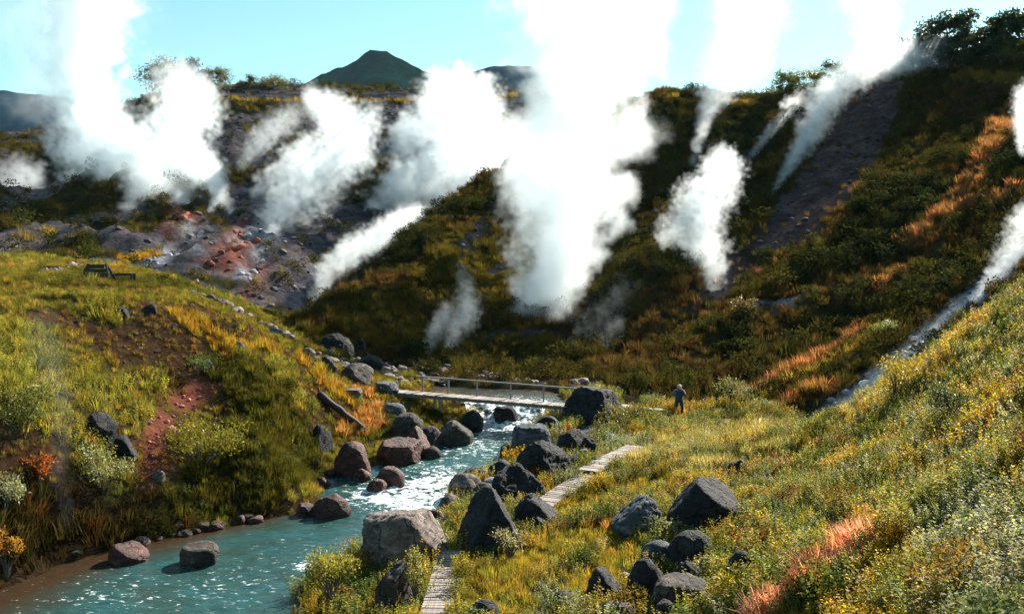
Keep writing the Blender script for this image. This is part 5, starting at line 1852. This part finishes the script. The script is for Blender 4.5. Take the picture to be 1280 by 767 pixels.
steam('tall dense white steam column rising from the dark ravine above the footbridge',
      [[(702, 448, 16, 63, .5), (700, 422, 30, 65, 1.0), (690, 392, 50, 67, 1.3), (684, 355, 46, 68, 1.3), (692, 325, 44, 69, 1.1), (702, 290, 58, 70, .9), (712, 255, 78, 70, .8), (726, 215, 80, 71, .7), (712, 165, 84, 72, .6), (722, 110, 80, 73, .55), (735, 55, 88, 74, .5), (742, 0, 94, 75, .45), (748, -70, 110, 76, .4)],
       [(700, 230, 62, 72, .7), (658, 205, 46, 74, .6), (664, 165, 40, 75, .5)], [(745, 235, 44, 71, .7), (778, 240, 28, 71, .7)], [(715, 120, 60, 73, .5), (765, 90, 46, 74, .4), (790, 40, 42, 75, .35)]], .25, 1.0, 1.15, nscale=.30, erode=.3, seed=1)
steam('thin bluish steam drifting low in the ravine beside the tall column',
      [[(695, 475, 8, 58), (715, 450, 16, 59), (738, 420, 22, 61), (760, 395, 26, 63, .7), (780, 365, 22, 65, .5)], [(740, 445, 10, 58), (770, 405, 14, 60)]], .16, .22, 1.2, erode=.8, seed=3)
steam('huge white steam cloud towering over the hill beside the terrace',
      [[(150, 285, 8, 88), (168, 262, 22, 90), (190, 235, 30, 92), (175, 205, 44, 96), (130, 185, 60, 98), (108, 140, 50, 99), (100, 90, 46, 100), (104, 40, 52, 101), (112, -20, 62, 102), (115, -80, 75, 103, .7)]], .3, .9, .9, erode=.42, seed=5)
steam('white steam cloud with ragged streams in front of the plateau birches',
      [[(285, 258, 9, 92), (268, 232, 16, 94), (245, 205, 26, 97), (215, 180, 40, 100), (225, 145, 40, 104), (245, 112, 30, 110, .7), (205, 95, 26, 114, .3)], [(235, 270, 12, 90), (215, 240, 24, 93), (205, 210, 36, 97)]], .3, .8, 1.3, erode=.62, seed=7)
steam('ragged white steam climbing the grey fumarole slope towards the plateau rim',
      [[(335, 296, 7, 86), (345, 268, 22, 89), (368, 238, 36, 92), (402, 212, 40, 96), (432, 190, 36, 100), (440, 160, 30, 106), (408, 136, 22, 112, .7), (385, 118, 12, 118, .5)], [(320, 240, 12, 92), (350, 215, 18, 94), (385, 190, 24, 98)]], .3, .8, 1.3, erode=.62, seed=9)
steam('broad torn white steam bank hiding the cliff below the peak',
      [[(470, 255, 16, 100), (510, 238, 36, 103), (545, 200, 52, 107), (572, 160, 52, 112), (592, 125, 36, 118), (560, 110, 26, 122, .8)], [(540, 240, 30, 103), (600, 215, 34, 106), (625, 180, 30, 110)], [(500, 180, 22, 108), (540, 140, 30, 115)]], .32, .8, 1.3, erode=.62, seed=11)
steam('narrow puffing steam trail rising from the foot of the olive spur',
      [[(386, 392, 4, 68), (397, 362, 9, 69), (412, 335, 17, 71), (440, 312, 20, 74), (470, 300, 20, 78), (500, 282, 22, 83), (525, 268, 14, 88)]], .18, .9, 1.0, erode=.4, seed=13)
steam('small twin puff of bluish steam on the olive spur',
      [[(533, 440, 6, 56), (545, 412, 13, 56.5), (560, 385, 12, 58)], [(560, 432, 7, 56), (570, 408, 19, 57), (585, 388, 18, 58), (582, 352, 11, 60, .5), (575, 330, 8, 61, .25)]], .12, .75, 1.0, erode=.45, seed=15)
steam('bright billowing steam plume from the foot of the purple scree',
      [[(884, 388, 5, 64), (888, 362, 13, 65), (892, 332, 18, 66), (875, 298, 30, 68), (868, 272, 34, 69), (885, 240, 32, 71), (905, 212, 24, 73), (902, 188, 12, 75, .5)], [(830, 300, 12, 70), (845, 285, 24, 70)]], .18, .95, 1.05, erode=.4, seed=17)
steam('long streak of white steam sweeping up the scree to the ridge birches',
      [[(966, 245, 4, 80, 1.6), (985, 215, 9, 83, 1.6), (1000, 185, 13, 86, 1.5), (1018, 150, 17, 89, 1.4), (1042, 112, 20, 92, 1.2), (1075, 88, 22, 94), (1120, 76, 26, 95), (1160, 74, 28, 96), (1192, 60, 18, 97, .7)], [(1090, 70, 20, 98, .6), (1096, 30, 26, 100, .4), (1090, -20, 40, 102, .3)], [(978, 132, 7, 100), (1005, 122, 10, 98), (1035, 112, 14, 97)]], .24, .8, 1.1, erode=.45, seed=19)
steam('soft pale steam plume drifting into the sky above the ravine rim',
      [[(866, 205, 5, 92), (874, 170, 8, 97), (886, 135, 12, 102), (900, 105, 24, 106, .7), (920, 65, 38, 110, .45), (932, 20, 40, 113, .35), (940, -40, 60, 115, .25)]], .3, .7, 1.1, erode=.6, seed=21)
steam('steam rolling off the hot gully at the high end of the near slope',
      [[(1205, 388, 5, 46, .5), (1235, 358, 10, 47.5), (1258, 330, 16, 49), (1274, 300, 22, 51), (1282, 265, 16, 53)], [(1278, 190, 6, 62), (1280, 150, 12, 68), (1284, 115, 14, 74)]], .12, .7, 1.1, erode=.5, seed=23)
steam('faint steam lying along the white gravel of the hot gully',
      [[(1022, 535, 10, 42.4), (1062, 500, 12, 43), (1110, 458, 12, 43.6), (1165, 412, 12, 44.6), (1205, 380, 12, 46)]], .14, .12, 1.2, erode=.8, seed=25)
steam('grey-white steam patch at the foot of the far blue mesa',
      [[(5, 262, 12, 112), (15, 235, 24, 116), (30, 215, 22, 120), (45, 225, 16, 118)]], .35, .35, 1.1, erode=.6, seed=27)
steam('thin veil of steam rising along the earth cliff by the willow shrub',
      [[(82, 650, 8, 26.4), (75, 590, 13, 26.8), (80, 540, 15, 27.3), (72, 490, 20, 28), (62, 440, 24, 29, .6), (50, 400, 26, 30, .3)]], .09, .16, 1.2, erode=.75, seed=29)
steam('faint pale veil of steam spreading through the sky round the huge cloud',
      [[(60, 110, 60, 110), (40, 50, 70, 112), (60, -10, 80, 114)], [(150, 60, 30, 110, .5), (175, 20, 40, 112, .5)]], .6, .05, 1.2, erode=.4, seed=33)
steam('thin steam thread beside the long streak on the purple scree',
      [[(1000, 242, 3, 82), (1006, 208, 6, 85), (1022, 176, 9, 88), (1036, 148, 10, 90, .6)]], .16, .8, 1.3, erode=.5, seed=35)
steam('small slanting steam wisp on the dark slope under the ridge birches',
      [[(940, 195, 4, 89), (962, 165, 7, 93), (988, 142, 9, 97, .7), (1010, 128, 9, 99, .4)]], .18, .7, 1.3, erode=.5, seed=37)
steam('little steam puff at the rim where the ravine meets the plateau',
      [[(792, 178, 5, 100), (798, 150, 9, 104), (806, 128, 10, 108, .5)]], .2, .6, 1.3, erode=.5, seed=39)
steam('faint steam above the white sinter at the foot of the fumarole slope',
      [[(212, 312, 5, 76), (224, 297, 9, 78), (240, 280, 10, 81, .6)], [(282, 322, 4, 78), (292, 302, 8, 80, .6)]], .16, .45, 1.3, erode=.6, seed=41)
steam('torn grey steam scraps drifting under the plateau rim',
      [[(305, 205, 9, 106), (322, 180, 15, 110), (348, 156, 18, 116, .7), (372, 138, 14, 122, .4)], [(455, 150, 8, 124), (470, 135, 12, 128, .6)]], .3, .4, 1.4, erode=.62, seed=43)
steam('slanting steam jet low on the slope under the huge white cloud',
      [[(262, 262, 5, 88), (276, 240, 9, 91), (268, 215, 13, 94), (255, 190, 14, 97, .6)]], .2, .7, 1.3, erode=.55, seed=45)

# ------------------------------------------------------------------ thin blue air between here and the mountains
hm = MB().box((0, 1600, 150), 4200, 3600, 312).mesh('haze')
mh, t, out = new_mat('haze_air')
pv = N(t, 'ShaderNodeVolumePrincipled', Density=0.00003)
pv.inputs['Color'].default_value = (.45, .78, 1, 1)
t.links.new(pv.outputs[0], out.inputs['Volume'])
tag(link('haze', hm, mh), 'thin bluish air softening the distant mountains', 'haze', kind='stuff')
